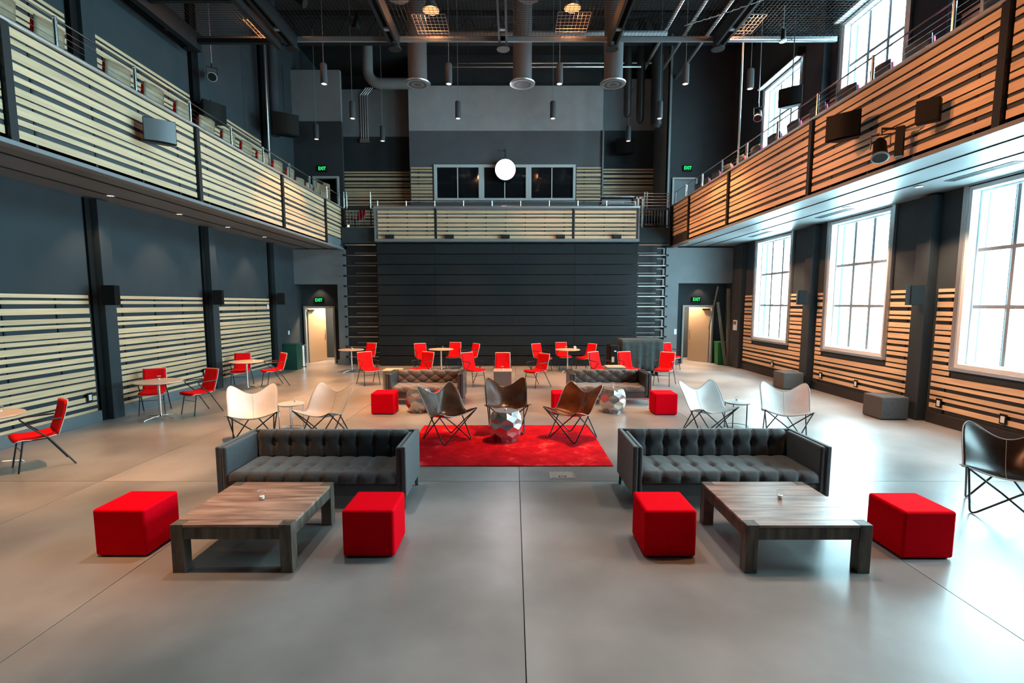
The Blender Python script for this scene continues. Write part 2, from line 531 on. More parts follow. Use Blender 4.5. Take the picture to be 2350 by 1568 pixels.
MB().box(-4.1, 3.5, 19.2, 22.2, 4.7, 4.9).box(-8.1, -4.1, 19.2, 22.2, 4.7, 4.9).box(3.5, 8.1, 19.2, 22.2, 4.7, 4.9).build('gallery_floor', 'wall_dark', wall_back)

# booth windows
for k in range(3):
    x0 = -3.14 + k * 1.8667; x1 = x0 + 1.8667
    w = sempty('window_%d' % (k + 20), (0, 20.27, 0))
    z0, z1 = 6.37, 7.76
    MB().box(x0, x0 + 0.12, -0.05, 0.08, z0, z1).box(x1 - 0.10, x1, -0.05, 0.08, z0, z1).box(x0 + 0.12, x1 - 0.10, -0.05, 0.08, z1 - 0.11, z1).box(x0 + 0.12, x1 - 0.10, -0.05, 0.08, z0, z0 + 0.10).build('window_frame', 'white_frame', w, bevel=0.008)
    MB().box((x0 + x1) / 2 - 0.02, (x0 + x1) / 2 + 0.02, -0.01, 0.05, z0 + 0.10, z1 - 0.11).build('mullion', 'white_frame', w)
    MB().box(x0 + 0.12, (x0 + x1) / 2 - 0.02, 0.02, 0.03, z0 + 0.10, z1 - 0.11).build('pane', 'glass_dark', w)
    MB().box((x0 + x1) / 2 + 0.02, x1 - 0.10, 0.02, 0.03, z0 + 0.10, z1 - 0.11).build('pane', 'glass_dark', w)

# upper doors
make_door('door_3', -7.48, -6.50, 7.02, 4.9, 19.1, -1, leaf_ang=75)
d4 = sempty('door_4', (0, 19.1, 4.9))
MB().box(5.93, 5.99, -0.06, 0.08, 0, 2.07).box(6.80, 6.86, -0.06, 0.08, 0, 2.07).box(5.99, 6.80, -0.06, 0.08, 2.01, 2.07).build('door_frame', 'door_frame', d4)
MB().box(5.99, 6.80, 0.0, 0.04, 0, 2.01).build('door_leaf', 'wall_grey', d4)

# ------------------------------------------------------------------ wooden slats
M_, W_ = 0.095, 0.132
WALL_W = [.062, .062, .104, .081, .060, .098, .066, .108, .072, .085, .072, .085, .075, .108, .066, .081, .062, .089]
WALL_G = [.045, .076, .079, .034, .072, .023, .040, .042, .057, .032, .066, .028, .034, .038, .070, .038, .070, .04]
BAL_W = [.105, .070, .125, .095, .070, .095, .070, .120, .070, .100]
BAL_G = [.030, .060, .033, .060, .068, .022, .038, .045, .068, .04]
SEQ = (WALL_W, WALL_G)


def slat_rows(z_top, z_bot, seq=SEQ, gap=None):
    z = z_top; out = []
    for w, g in zip(*seq):
        if z - w < z_bot:
            break
        out.append((z - w, z)); z -= w + g
    return out


def slats_side(parent, x_in, sgn, y0, y1, z_top, z_bot, cuts=(), seq=SEQ, gap=None, thick=0.016, standoff=0.022, backer=None, studs=True, m='wood_slat'):
    """boards on a wall or balcony front in a plane x = const; sgn +1: boards stand off towards +x"""
    xa = x_in + sgn * standoff; xb = xa + sgn * thick
    xlo, xhi = min(xa, xb), max(xa, xb)
    for (za, zb) in slat_rows(z_top, z_bot, seq, gap):
        segs = [(y0, y1)]
        for (c0, c1, cz0, cz1) in cuts:
            if za < cz1 and zb > cz0:
                new = []
                for (s0, s1) in segs:
                    if c0 > s0: new.append((s0, min(s1, c0)))
                    if c1 < s1: new.append((max(s0, c1), s1))
                segs = [q for q in new if q[1] - q[0] > 0.05]
        for (s0, s1) in segs:
            box_piece('slat', m, parent, xlo, xhi, s0, s1, za, zb)
    if studs:
        y = y0 + 0.25
        while y < y1:
            if not any(c0 - 0.05 < y < c1 + 0.05 for (c0, c1, _, _) in cuts):
                lo, hi = min(x_in, xa), max(x_in, xa)
                box_piece('batten', 'steel_dark', parent, lo, hi, y, y + 0.03, z_bot, z_top)
            y += 0.95


def slats_back(parent, y_in, x0, x1, z_top, z_bot, seq=SEQ, gap=None):
    for (za, zb) in slat_rows(z_top, z_bot, seq, gap):
        box_piece('slat', 'wood_slat', parent, x0, x1, y_in - 0.06, y_in - 0.035, za, zb)
    x = x0 + 0.3
    while x < x1:
        box_piece('batten', 'steel_dark', parent, x, x + 0.03, y_in - 0.035, y_in, z_bot, z_top)
        x += 0.95


COLY = [-0.75, 2.72, 6.30, 9.70, 13.20, 16.75]           # left columns (front face y)
for i in range(len(COLY)):
    y0 = COLY[i]
    cm = MB().box(-8.15, -7.98, y0 + 0.06, y0 + 0.34, 0, 4.30)
    cm.build('column', 'wall', wall_left, bevel=0.01)
    MB().box(-8.15, -7.98, y0 + 0.06, y0 + 0.34, 4.60, 12.0).build('column', 'wall', wall_left)
    MB().box(-8.15, -8.05, y0 - 0.10, y0 + 0.05, 4.6, 12).build('conduit_chase', 'black', wall_left)
    MB().box(-8.15, -8.10, y0 - 0.08, y0 + 0.055, 0, 4.30).build('shadow_gap', 'black', wall_left)
for i in range(len(COLY) - 1):
    a, b = COLY[i] + 0.42, COLY[i + 1] - 0.16
    if b < 2:
        continue
    slats_side(wall_left, -8.15, 1, a, b, 2.46, 0.12)
    slats_side(wall_left, -8.15, 1, a, b, 7.50, 5.75)
RCOL = [-1.5, 2.1, 5.75, 9.62, 13.38]
for y0 in RCOL:
    MB().box(7.96, 8.15, y0 + 0.03, y0 + 0.36, 0, 4.36).build('column', 'wall', wall_right, bevel=0.01)
    MB().box(7.93, 8.15, y0 + 0.02, y0 + 0.34, 4.66, 12.0).build('column', 'wall', wall_right)
MB().box(7.98, 8.15, 17.55, 18.2, 0, 4.36).build('column', 'wall_dark', wall_right)
rbays = [(2.5, 5.70), (6.15, 9.55), (10.02, 13.32), (13.78, 17.50)]
for (a, b) in rbays:
    cuts = [(w0 - 0.10, w1 + 0.10, WLO[0] - 0.10, 5) for (w0, w1) in WINY if a < w0 < b]
    slats_side(wall_right, 8.15, -1, a, b, 2.58, 0.12, cuts=cuts)
    cuts = [(w0 - 0.10, w1 + 0.10, WUP[0] - 0.10, 10) for (w0, w1) in WINY if a < w0 < b]
    slats_side(wall_right, 8.15, -1, a, b, 7.5, 5.75, cuts=cuts)
slats_back(wall_back, 21.0, -7.2, -4.14, 7.67, 5.2)
slats_back(wall_back, 20.3, -4.05, -3.20, 7.66, 6.3)
slats_back(wall_back, 20.3, 2.50, 3.46, 7.66, 6.3)
slats_back(wall_back, 21.0, 3.66, 6.10, 7.78, 5.2)

bl = sempty('baseboard_left')
for i in range(len(COLY) - 1):
    MB().box(-8.15, -8.08, COLY[i] + 0.40, COLY[i + 1] - 0.10, 0, 0.22).build('board', 'base', bl, bevel=0.006)
MB().box(-8.15, -8.10, 17.15, 19.1, 0, 0.2).build('board', 'base', bl)
br = sempty('baseboard_right')
for (a, b) in rbays:
    MB().box(8.08, 8.15, a - 0.03, b + 0.03, 0, 0.22).build('board', 'base_dark', br, bevel=0.006)

# ------------------------------------------------------------------ windows of the right wall
wi = 1
for (z0, z1) in (WLO, WUP):
    for (a, b) in WINY:
        w = sempty('window_%d' % wi, (8.15, a, z0)); wi += 1
        W, Hh = b - a, z1 - z0
        fr = MB()
        for (x0, x1, t) in ((-0.05, 0.10, 0.075), (0.10, 0.22, 0.11)):
            fr.box(x0, x1, 0, t, 0, Hh).box(x0, x1, W - t, W, 0, Hh).box(x0, x1, t, W - t, 0, t).box(x0, x1, t, W - t, Hh - t, Hh)
        fr.build('window_frame', 'white_frame', w, bevel=0.004)
        MB().box(-0.09, 0.02, -0.05, W + 0.05, -0.06, 0.0).build('window_sill', 'alu', w, bevel=0.004)
        MB().box(-0.07, -0.01, W + 0.0, W + 0.09, -0.05, Hh + 0.02).box(-0.07, -0.01, -0.09, 0.0, -0.05, Hh + 0.02).box(-0.07, -0.01, -0.09, W + 0.09, Hh + 0.02, Hh + 0.09).build('casing', 'alu', w)
        cw = (W - 0.22) / 3; rh = (Hh - 0.22) / 3
        for i in range(3):
            for j in range(3):
                ya, za = 0.11 + i * cw, 0.11 + j * rh
                p = MB().box(0.155, 0.165, ya, ya + cw, za, za + rh).build('pane', 'glass', w)
        mm = MB()
        for i in (1, 2):
            mm.box(0.12, 0.20, 0.11 + i * cw - 0.028, 0.11 + i * cw + 0.028, 0.11, Hh - 0.11)
            mm.box(0.13, 0.19, 0.11 + i * cw + 0.06, 0.11 + i * cw + 0.072, 0.11, Hh - 0.11)
        mm.build('mullion', 'steel_grey', w)
        mm = MB()
        for j in (1, 2):
            mm.box(0.11, 0.205, 0.11, W - 0.11, 0.11 + j * rh - 0.032, 0.11 + j * rh + 0.032)
        mm.build('transom', 'steel_grey', w)
        if z0 > 5:
            t = thing('roller_shade', 'white edged roller shade box over upper window %s' % {14.70: 'farthest from the camera', 10.85: 'second from the far end', 6.97: 'third from the far end', 3.10: 'nearest the camera'}[a], 'window shade', (7.95, a, z1 + 0.02))
            MB().box(-0.02, 0.18, -0.08, W + 0.08, 0.02, 0.26).build('cassette', 'steel_dark', t)
            MB().box(-0.04, 0.18, -0.08, W + 0.08, 0.0, 0.03).build('bottom_rail', 'white_frame', t)

# ------------------------------------------------------------------ side balconies
B_SEQ = (BAL_W, BAL_G)


def side_balcony(name_label, xf, xw, z0, z1, sgn, posts, soff_m):
    """xf: front plane, xw: wall, sgn: direction pointing to the room"""
    b = thing('balcony', name_label, 'balcony')
    lo, hi = min(xf, xw), max(xf, xw)
    MB().box(lo, hi, -5.9, 18.62, z0 + 0.02, z0 + 0.16).build('soffit', 'soffit', b)
    MB().box(lo + 0.02, hi - 0.02, -5.9, 18.6, z0 + 0.16, z0 + 0.5).build('slab', 'wall_dark', b)
    # raised tier for the seats
    xt = xf - sgn * 0.45
    MB().box(min(xt, xw), max(xt, xw), -5.9, 18.6, z0 + 0.5, z0 + 0.92).build('seating_tier', 'wall_dark', b)
    # front upstand behind the boards
    f0, f1 = min(xf, xf - sgn * 0.10), max(xf, xf - sgn * 0.10)
    MB().box(f0, f1, -5.9, 18.6, z0 + 0.02, z1 - 0.05).build('upstand', 'upstand', b)
    e0, e1 = min(xf + sgn * 0.07, xf - sgn * 0.12), max(xf + sgn * 0.07, xf - sgn * 0.12)
    MB().box(e0, e1, -5.9, 18.62, z0 - 0.03, z0 + 0.03).build('fascia_strip', 'steel_grey', b, bevel=0.004)
    MB().box(e0 - 0.01, e1 + 0.01, -5.9, 18.62, z1 - 0.045, z1).build('coping', 'alu', b, bevel=0.008)
    # soffit seams
    for dx in (0.55, 1.25):
        x = xf - sgn * dx
        MB().box(x - 0.006, x + 0.006, -5.9, 18.6, z0 + 0.005, z0 + 0.021).build('soffit_seam', 'black', b)
    for i, y in enumerate(posts):
        MB().box(min(xf, xf + sgn * 0.075), max(xf, xf + sgn * 0.075), y - 0.05, y + 0.02, z0 + 0.03, z1 - 0.045).box(min(xf, xf + sgn * 0.06), max(xf, xf + sgn * 0.06), y + 0.035, y + 0.07, z0 + 0.03, z1 - 0.045).build('post', 'steel_dark', b)
    for i in range(len(posts) - 1):
        zb = z0 + 0.05 if i < len(posts) - 2 else z0 + 0.33
        slats_side(b, xf, sgn, posts[i] + 0.09, posts[i + 1] - 0.07, z1 - 0.065, zb, seq=B_SEQ, standoff=0.012, thick=0.012)
    return b


PL = [-4.3, -0.6, 2.85, 6.45, 10.20, 13.85, 16.95, 18.60]
PR = [-4.3, -0.6, 2.60, 6.20, 10.05, 13.80, 16.85, 18.60]
bal_l = side_balcony('long balcony on the left wall, pale board front under a steel coping', -6.30, -8.15, 4.30, 5.80, 1, PL, 'soffit')
bal_r = side_balcony('long balcony on the window side, orange board front over a bright soffit', 5.85, 8.15, 4.38, 5.88, -1, PR, 'soffit')
# closing corner pieces by the back wall
MB().box(-6.31, -6.27, 16.98, 18.62, 4.26, 4.62).build('corner_panel', 'base', bal_l)
MB().box(5.82, 5.86, 16.88, 18.62, 4.34, 4.70).build('corner_panel', 'wall_dark', bal_r)


def cable_rail(label, x, zbase, ztop, ys):
    t = thing('cable_railing', label, 'railing', (x, 0, zbase))
    h = ztop - zbase
    for y in ys:
        MB().tube([(0, y, 0), (0, y, h)], 0.026, 8).build('post', 'chrome', t, smooth=True, auto=40)
    MB().tube([(0, ys[0], h - 0.02), (0, ys[-1], h - 0.02)], 0.014, 6).build('handrail', 'chrome', t)
    for k in range(4):
        z = h * (0.14 + 0.19 * k)
        MB().tube([(0, ys[0], z), (0, ys[-1], z)], 0.0035, 4).build('cable', 'chrome', t)
    return t


cable_rail('steel cable railing along the top of the left balcony', -6.33, 5.80, 6.24, [-1.4, 0.1, 1.5, 2.95, 4.4, 5.85, 7.28, 8.73, 10.15, 11.57, 13.0, 14.5, 15.9, 17.3, 18.5])
cable_rail('steel cable railing along the top of the window side balcony', 5.88, 5.88, 6.33, [-1.6, -0.1, 1.3, 2.7, 4.15, 5.6, 7.05, 8.55, 10.03, 11.5, 12.96, 14.45, 15.92, 17.33, 18.5])

# soffit downlights
dl_first = [True]
dl = thing('downlight', 'x', 'ceiling light')
MB().lathe([(0.085, 0.0), (0.095, -0.012), (0.06, -0.014), (0.055, -0.004)], 20).build('trim_ring', 'alu', dl)
MB().lathe([(0.052, -0.006), (0.052, -0.011)], 16).build('lens', 'downlight', dl)
for (x, y, z, lab, e) in [(-7.55, 9.56, 4.32, 'recessed downlight in left soffit, nearest the camera', 55), (-7.55, 11.49, 4.32, 'recessed downlight in left soffit, second from the camera', 55),
                          (-7.55, 13.4, 4.32, 'recessed downlight in left soffit, third from the camera', 40), (-7.55, 15.35, 4.32, 'recessed downlight in left soffit, farthest from the camera', 55),
                          (7.30, 9.18, 4.40, 'recessed downlight in window side soffit, nearest the camera', 260), (7.30, 11.15, 4.40, 'recessed downlight in window side soffit, second from the camera', 260),
                          (7.16, 14.55, 4.40, 'recessed downlight in window side soffit, farthest from the camera', 260)]:
    place(dl, dl_first, (x, y, z), 0, lab, 'downlights under the balconies')
    light('downlight_beam', 'SPOT', (x, y, z - 0.03), e, WARM2, aim=(x - (0.25 if x < 0 else -0.25), y, 0), size=0.04, spot=88)

# soffit slot diffusers on the right
for k, (y, lab) in enumerate([(8.2, 'nearest the camera'), (11.9, 'in the middle'), (15.4, 'farthest from the camera')]):
    t = thing('slot_diffuser', 'long narrow air slot in the window side soffit, ' + lab, 'vent', (7.5, y, 4.395), 0, 'air slots in the soffit')
    MB().box(-0.09, 0.09, -0.6, 0.6, -0.006, 0.004).build('frame', 'steel_grey', t)
    for q in range(4):
        MB().box(-0.07 + q * 0.038, -0.055 + q * 0.038, -0.58, 0.58, -0.010, -0.004).build('louvre', 'black', t)

# ------------------------------------------------------------------ middle balcony and retracted seating
bm = thing('balcony', 'short middle balcony over the black bleachers, pale board front', 'balcony', (0, 18.2, 0))
MB().box(-4.98, 4.52, -0.08, 1.0, 4.52, 4.62).build('edge_strip', 'steel_grey', bm, bevel=0.01)
MB().box(-4.98, 4.52, 0.0, 0.10, 4.62, 5.68).build('upstand', 'steel_grey', bm)
MB().box(-4.98, 4.52, -0.10, 0.14, 5.68, 5.76).build('coping', 'alu', bm, bevel=0.01)
MB().box(-4.98, 4.52, 0.10, 2.9, 4.62, 4.78).build('slab', 'wall_dark', bm)
MB().box(-4.98, -4.93, -0.05, 0.10, 4.62, 5.68).build('end_cap', 'steel_grey', bm)
MB().box(4.47, 4.52, -0.05, 0.10, 4.62, 5.68).build('end_cap', 'steel_grey', bm)
BX = [-4.93, -2.80, 2.13, 4.47]
BX = [-4.90, -2.78, 2.15, 4.44]
MID = [M_, 0.065, W_, M_, 0.07, M_, 0.12]
z = 5.60
rows = []
for w, g in zip(MID, [0.048, 0.065, 0.05, 0.055, 0.065, 0.05, 0.05]):
    rows.append((z - w, z)); z -= w + g
for i in range(3):
    for (za, zb) in rows:
        box_piece('slat', 'wood_slat', bm, BX[i] + 0.05, BX[i + 1] - 0.05, -0.055, -0.03, za, zb)
    x = BX[i] + 0.4
    while x < BX[i + 1]:
        box_piece('batten', 'steel_dark', bm, x, x + 0.025, -0.03, 0, 4.65, 5.62); x += 0.7
for x in (-2.78, 2.15):
    MB().box(x - 0.02, x + 0.02, -0.06, 0.0, 4.62, 5.68).build('post', 'steel_dark', bm)
tr = thing('tube_railing', 'low steel tube railing on the middle balcony coping', 'railing', (0, 18.2, 5.76))
MB().tube([(-4.85, 0, 0.17), (4.35, 0, 0.17)], 0.012, 6).build('top_rail', 'chrome', tr)
MB().tube([(-4.85, 0, 0.07), (4.35, 0, 0.07)], 0.005, 5).build('cable', 'chrome', tr)
for k in range(10):
    x = -4.85 + k * 9.2 / 9
    MB().tube([(x, 0, 0), (x, 0, 0.19)], 0.018, 6).build('post', 'chrome', tr)
# small boxes on the lower edge of the middle balcony
fb = [True]
sp = thing('front_fill_speaker', 'x', 'speaker')
MB().box(-0.15, 0.15, -0.13, 0.0, 0, 0.13).build('case', 'black', sp, bevel=0.01)
MB().box(-0.135, 0.135, -0.135, -0.13, 0.012, 0.118).build('grille', 'steel_dark', sp)
for x, lab in zip([-4.42, -2.28, -0.28, 1.69, 3.70], ['leftmost', 'second from left', 'middle', 'second from right', 'rightmost']):
    place(sp, fb, (x, 18.145, 4.62), 0, '%s of the small black speakers on the middle balcony edge' % lab, 'small speakers on the middle balcony edge')

# retracted telescopic seating: stacked riser faces
bl_ = thing('retracted_bleacher', 'tall closed stack of black bleacher risers below the middle balcony', 'bleachers', (0, 18.3, 0))
CX = [-4.95, -2.85, 0.0, 2.25, 4.52]
TH = 0.3715
for r in range(12):
    for c in range(4):
        box_piece('riser_panel', 'bleacher', bl_, CX[c] + 0.004, CX[c + 1] - 0.004, 0.0, 0.05, r * TH + 0.02, (r + 1) * TH - 0.035)
    box_piece('nosing', 'base_dark', bl_, CX[0], CX[-1], 0.02, 0.3, (r + 1) * TH - 0.035, (r + 1) * TH - 0.01)
    # side frames with bright tread edges
    zt = (r + 1) * TH - 0.05
    for (xa, xb, right) in ((-6.10, -4.99, False), (4.56, 5.55, True)):
        box_piece('tread_edge', 'chrome', bl_, xa, xb, 0.02, 0.05, zt, zt + 0.022)
        xs = xa + 0.22 if not right else xa - 0.0
        xe = xb if not right else xb - 0.22
        box_piece('tread_edge', 'alu', bl_, xs, xe, 0.42, 0.44, zt + 0.13, zt + 0.142)
        xo = xa - 0.10 if not right else xb + 0.0
        box_piece('side_bracket', 'steel_dark', bl_, xo, xo + 0.10, 0.0, 0.12, zt - 0.02, zt + 0.05)
        if right and r < 11:
            MB().box(xb - 0.08, xb - 0.02, 0.10, 0.13, zt + 0.02, zt + 0.28).box(xb - 0.3, xb - 0.08, 0.10, 0.13, zt + 0.25, zt + 0.28).build('end_frame', 'steel_grey', bl_)
MB().box(-6.22, -4.96, 0.5, 0.55, 0, 4.45).box(4.53, 5.66, 0.5, 0.55, 0, 4.5).box(-4.96, 4.53, 0.30, 0.4, 0, 4.5).build('carcass', 'base_dark', bl_)
MB().box(-6.24, -4.99, 18.4, 20.9, 4.50, 5.05).build('landing', 'wall', wall_back)
MB().box(4.53, 5.70, 18.4, 20.9, 4.50, 5.05).build('landing', 'wall', wall_back)


def gap_rail(label, x0, x1):
    t = thing('stair_railing', label, 'railing', (x0, 18.45, 5.1))
    w = x1 - x0
    for x in (0.02, 0.12, w - 0.02):
        MB().tube([(x, 0, 0.6), (x, 0, 1.22)], 0.022, 6).build('post', 'chrome', t)
    for k in range(5):
        z = 0.74 + k * 0.105
        MB().tube([(0.0, 0, z), (w, 0, z)], 0.012, 6).build('rail', 'chrome', t)
    MB().box(0, w, -0.02, 0.02, 0.58, 0.66).box(0, w, -0.02, 0.02, 0.0, 0.04).box(0, 0.04, -0.02, 0.02, 0, 0.6).box(w - 0.04, w, -0.02, 0.02, 0, 0.6).build('gate_frame', 'steel_dark', t)
    n = 9
    for k in range(1, n):
        x = k * w / n
        MB().tube([(x, 0, 0.04), (x, 0, 0.58)], 0.010, 5).build('baluster', 'steel_grey', t)
    return t


gap_rail('steel rails and balusters in front of the red chair upstairs', -6.15, -5.15)
gap_rail('steel rails and balusters at the dark landing right of the middle balcony', 4.72, 5.66)


# ------------------------------------------------------------------ exit signs
def text_mesh(name, body, size, m, parent, loc, rot=(math.pi / 2, 0, 0), extrude=0.004, sx=1.0):
    cu = bpy.data.curves.new(name, 'FONT')
    cu.body = body; cu.size = size; cu.extrude = extrude
    cu.align_x = 'CENTER'; cu.align_y = 'CENTER'
    tmp = bpy.data.objects.new(name + '_tmp', cu)
    COL.objects.link(tmp)
    bpy.context.view_layer.update()
    me = bpy.data.meshes.new_from_object(tmp.evaluated_get(bpy.context.evaluated_depsgraph_get()))
    bpy.data.objects.remove(tmp)
    me.materials.clear(); me.materials.append(M[m])
    o = bpy.data.objects.new(name, me)
    COL.objects.link(o)
    o.parent = parent; o.location = loc; o.rotation_euler = rot; o.scale = (sx, 1, 1)
    return o


ex = thing('exit_sign', 'x', 'exit sign')
MB().box(-0.17, 0.17, -0.05, 0.0, -0.11, 0.11).build('sign_box', 'black', ex, bevel=0.008)
text_mesh('lettering', 'EXIT', 0.17, 'exit', ex, (0, -0.056, 0), sx=0.80)
fx = [True]
for (x, y, z, lab) in [(-7.45, 19.19, 2.43, 'green EXIT sign over the open ground floor door on the left'), (7.02, 19.19, 2.46, 'green EXIT sign over the open ground floor door on the right'),
                       (-7.10, 19.09, 7.29, 'green EXIT sign over the upper left gallery door'), (6.48, 19.09, 7.31, 'green EXIT sign over the upper right gallery door')]:
    place(ex, fx, (x, y, z), 0, lab, 'exit signs')

# ------------------------------------------------------------------ tension grid, beams, pipes, ducts
GZ = 8.85
GE = 13.0
grid = thing('wire_grid', 'black woven wire tension grid stretched under the ceiling', 'wire mesh', (0, 0, GZ))
g = MB()
y = -2.0
while y < GE:
    g.box(-8.1, 8.0, y - 0.003, y + 0.003, -0.003, 0.003); y += 0.09
x = -8.1
while x < 8.0:
    g.box(x - 0.003, x + 0.003, -2.0, GE, -0.006, 0.0); x += 0.09
go = g.build('wire', 'steel_dark', grid, kind='stuff')
MB().box(-8.1, 8.0, GE - 0.02, GE + 0.04, -0.10, 0.02).build('edge_rail', 'steel_grey', grid)
MB().tube([(5.2, GE - 0.02, -0.06), (7.9, GE - 0.02, -0.06)], 0.03, 8).build('edge_tube', 'chrome', grid)
bf = [True]
bmx = thing('grid_beam', 'x', 'beam', (0, 0, GZ))
MB().box(-0.11, -0.06, -4.0, GE, -0.28, 0.05).box(0.06, 0.11, -4.0, GE, -0.28, 0.05).build('channel', 'steel_dark', bmx)
q = MB()
for k in range(14):
    q.box(-0.06, 0.06, -3.5 + k * 1.2, -3.4 + k * 1.2, -0.27, -0.23)
q.build('cross_plate', 'steel_grey', bmx)
MB().lathe([(0.16, -0.31), (0.16, -0.28)], 16, (0, GE - 0.05, 0)).build('end_plate', 'steel_dark', bmx)
for x, lab in zip([-7.95, -5.45, -2.92, -0.25, 2.43, 5.05], ['against the left wall', 'second from the left', 'third from the left', 'on the centre line', 'second from the right', 'farthest to the right']):
    place(bmx, bf, (x, 0, GZ), 0, 'long dark steel beam below the wire grid, ' + lab, 'beams carrying the wire grid')
t = thing('grid_walkway', 'dark catwalk box hung beside the left wall under the wire grid', 'catwalk', (-6.70, 6.0, GZ))
MB().box(-1.05, -0.9, 0, 6.8, -0.45, -0.05).build('side_channel', 'steel_dark', t)
MB().box(0.95, 1.05, 0, 6.8, -0.40, -0.05).build('side_channel', 'steel_dark', t)
for k in range(5):
    MB().box(-0.9, 0.95, k * 1.66, k * 1.66 + 0.10, -0.30, -0.20).build('rung', 'steel_dark', t)

# roof structure above the grid
for k, y in enumerate([1.0, 3.6, 6.2, 8.8, 11.4, 14.6, 17.6]):
    t = thing('roof_joist', '%s dark roof joist, counted from the camera' % ['first', 'second', 'third', 'fourth', 'fifth', 'sixth', 'seventh'][k], 'beam', (0, y, 11.0), 0, 'roof joists')
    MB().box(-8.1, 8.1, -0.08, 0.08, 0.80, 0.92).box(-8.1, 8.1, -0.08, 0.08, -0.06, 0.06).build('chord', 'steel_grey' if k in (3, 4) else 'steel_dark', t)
    w = MB()
    for j in range(16):
        xa = -8.0 + j
        w.beam((xa, 0, 0.0), (xa + 0.5, 0, 0.85), 0.04, 0.04).beam((xa + 0.5, 0, 0.85), (xa + 1, 0, 0), 0.04, 0.04)
    w.build('web', 'steel_dark', t)
# pipes
for k, (x, z, y0, y1) in enumerate([(4.60, 10.5, 13.2, 20.2), (5.25, 10.5, 13.2, 18.5), (5.95, 10.5, 13.2, 20.5)]):
    t = thing('ceiling_pipe', 'pale conduit running towards the back wall above the right pendants, %s' % ['inner one', 'middle one', 'outer one'][k], 'pipe', (x, 0, z), 0, 'pale conduits near the ceiling')
    MB().tube([(0, y0, 0), (0, y1, 0)], 0.05, 8).build('tube', 'alu', t, smooth=True)
    for yy in (14, 16.5):
        MB().tube([(0, yy, 0), (0, yy, 1.5)], 0.008, 4).build('hanger', 'steel_dark', t)
for k, (x0, x1, y, z, r, m) in enumerate([(-3.2, 4.6, 15.75, 10.35, 0.07, 'steel_grey'), (-2.0, 4.2, 17.2, 10.05, 0.03, 'alu'), (-2.0, 5.2, 18.8, 10.9, 0.03, 'alu')]):
    t = thing('cross_pipe', 'horizontal pipe across the bay behind the grid, %s' % ['thick one crossing the round ducts', 'thin one in the middle', 'thin one nearest the back wall'][k], 'pipe', (0, y, z))
    MB().tube([(x0, 0, 0), (x1, 0, 0)], r, 8).build('tube', m, t, smooth=True)
    for xx in (x0 + 0.5, x1 - 0.5):
        MB().tube([(xx, 0, 0), (xx, 0, 12 - z)], 0.008, 4).build('hanger', 'steel_dark', t)

dn = thing('round_duct', 'x', 'duct')
MB().lathe([(0.27, 0.05), (0.27, 3.4)], 28).build('duct_tube', 'booth_low', dn, smooth=True, auto=40)
MB().lathe([(0.36, 0.0), (0.37, 0.03), (0.28, 0.09), (0.27, 0.06), (0.33, 0.0)], 32).build('diffuser_flange', 'alu', dn, smooth=True, auto=40)
for r in (0.08, 0.15, 0.22, 0.29):
    MB().lathe([(r, -0.012), (r + 0.035, -0.012), (r + 0.02, 0.02), (r, 0.02)], 28).build('diffuser_ring', 'steel_grey' if r in (0.15, 0.29) else 'black', dn)
fd = [True]
for x, lab in zip([-2.75, 0.26, 2.87], ['left', 'middle', 'right']):
    place(dn, fd, (x, 15.0, 8.58), 0, '%s of the three grey vertical ducts with round diffusers' % lab, 'vertical ducts with round diffusers')
# elbow ducts at back left and stubs at back right, side ducts
t = thing('elbow_duct', 'dark round duct bending into the back wall at upper left', 'duct', (-5.4, 19.4, 9.9))
pts = [(0, 0, 2.0), (0, 0, 1.0)] + [(0.45 - 0.45 * math.cos(a), 0, 1.0 - 0.45 * math.sin(a)) for a in [math.pi / 2 * i / 6 for i in range(1, 7)]] + [(1.6, 0, 0.55)]
MB().tube(pts, 0.19, 16).build('duct_tube', 'wall_grey', t, smooth=True, auto=50)
for (x, y, z, r, lab) in [(3.95, 18.0, 8.75, 0.13, 'slim dark round duct stub behind the right diffuser'), (4.40, 18.0, 8.55, 0.14, 'slim dark round duct stub left of the right pendant'), (4.85, 17.6, 8.25, 0.19, 'thick dark round duct stub behind the right pendant')]:
    t = thing('duct_stub', lab, 'duct', (x, y, z))
    MB().lathe([(r * 0.5, 0.0), (r, 0.10), (r, 3.3)], 16).build('duct_tube', 'steel_dark', t, smooth=True, auto=40)
t = thing('wall_duct', 'dark vertical round duct beside the hung speakers on the left wall', 'duct', (-7.55, 16.4, 7.6))
MB().lathe([(0.14, 0.0), (0.14, 4.3)], 16).build('duct_tube', 'wall', t, smooth=True, auto=40)
t = thing('roof_duct', 'large grey round duct lying above the wire grid on the right', 'duct', (2.9, 9.8, 10.4))
MB().tube([(0, -4, 0), (0, 3.6, 0)], 0.38, 18).build('duct_tube', 'wall_grey', t, smooth=True, auto=50)
MB().tube([(0.02, 1.2, 0), (1.4, 1.2, 0.3)], 0.28, 16).build('branch', 'wall_grey', t, smooth=True, auto=50)
for (x, lab) in ((-2.75, 'left'), (0.26, 'middle')):
    t = thing('duct_elbow', 'short grey duct elbow above the grid before the %s diffuser duct' % lab, 'duct', (x + 0.1, 12.2, 9.3))
    MB().tube([(0, 0, 0), (0, 0, 0.9), (0, -0.25, 1.3), (0, -0.9, 1.5)], 0.25, 16).build('duct_tube', 'steel_grey', t, smooth=True, auto=50)
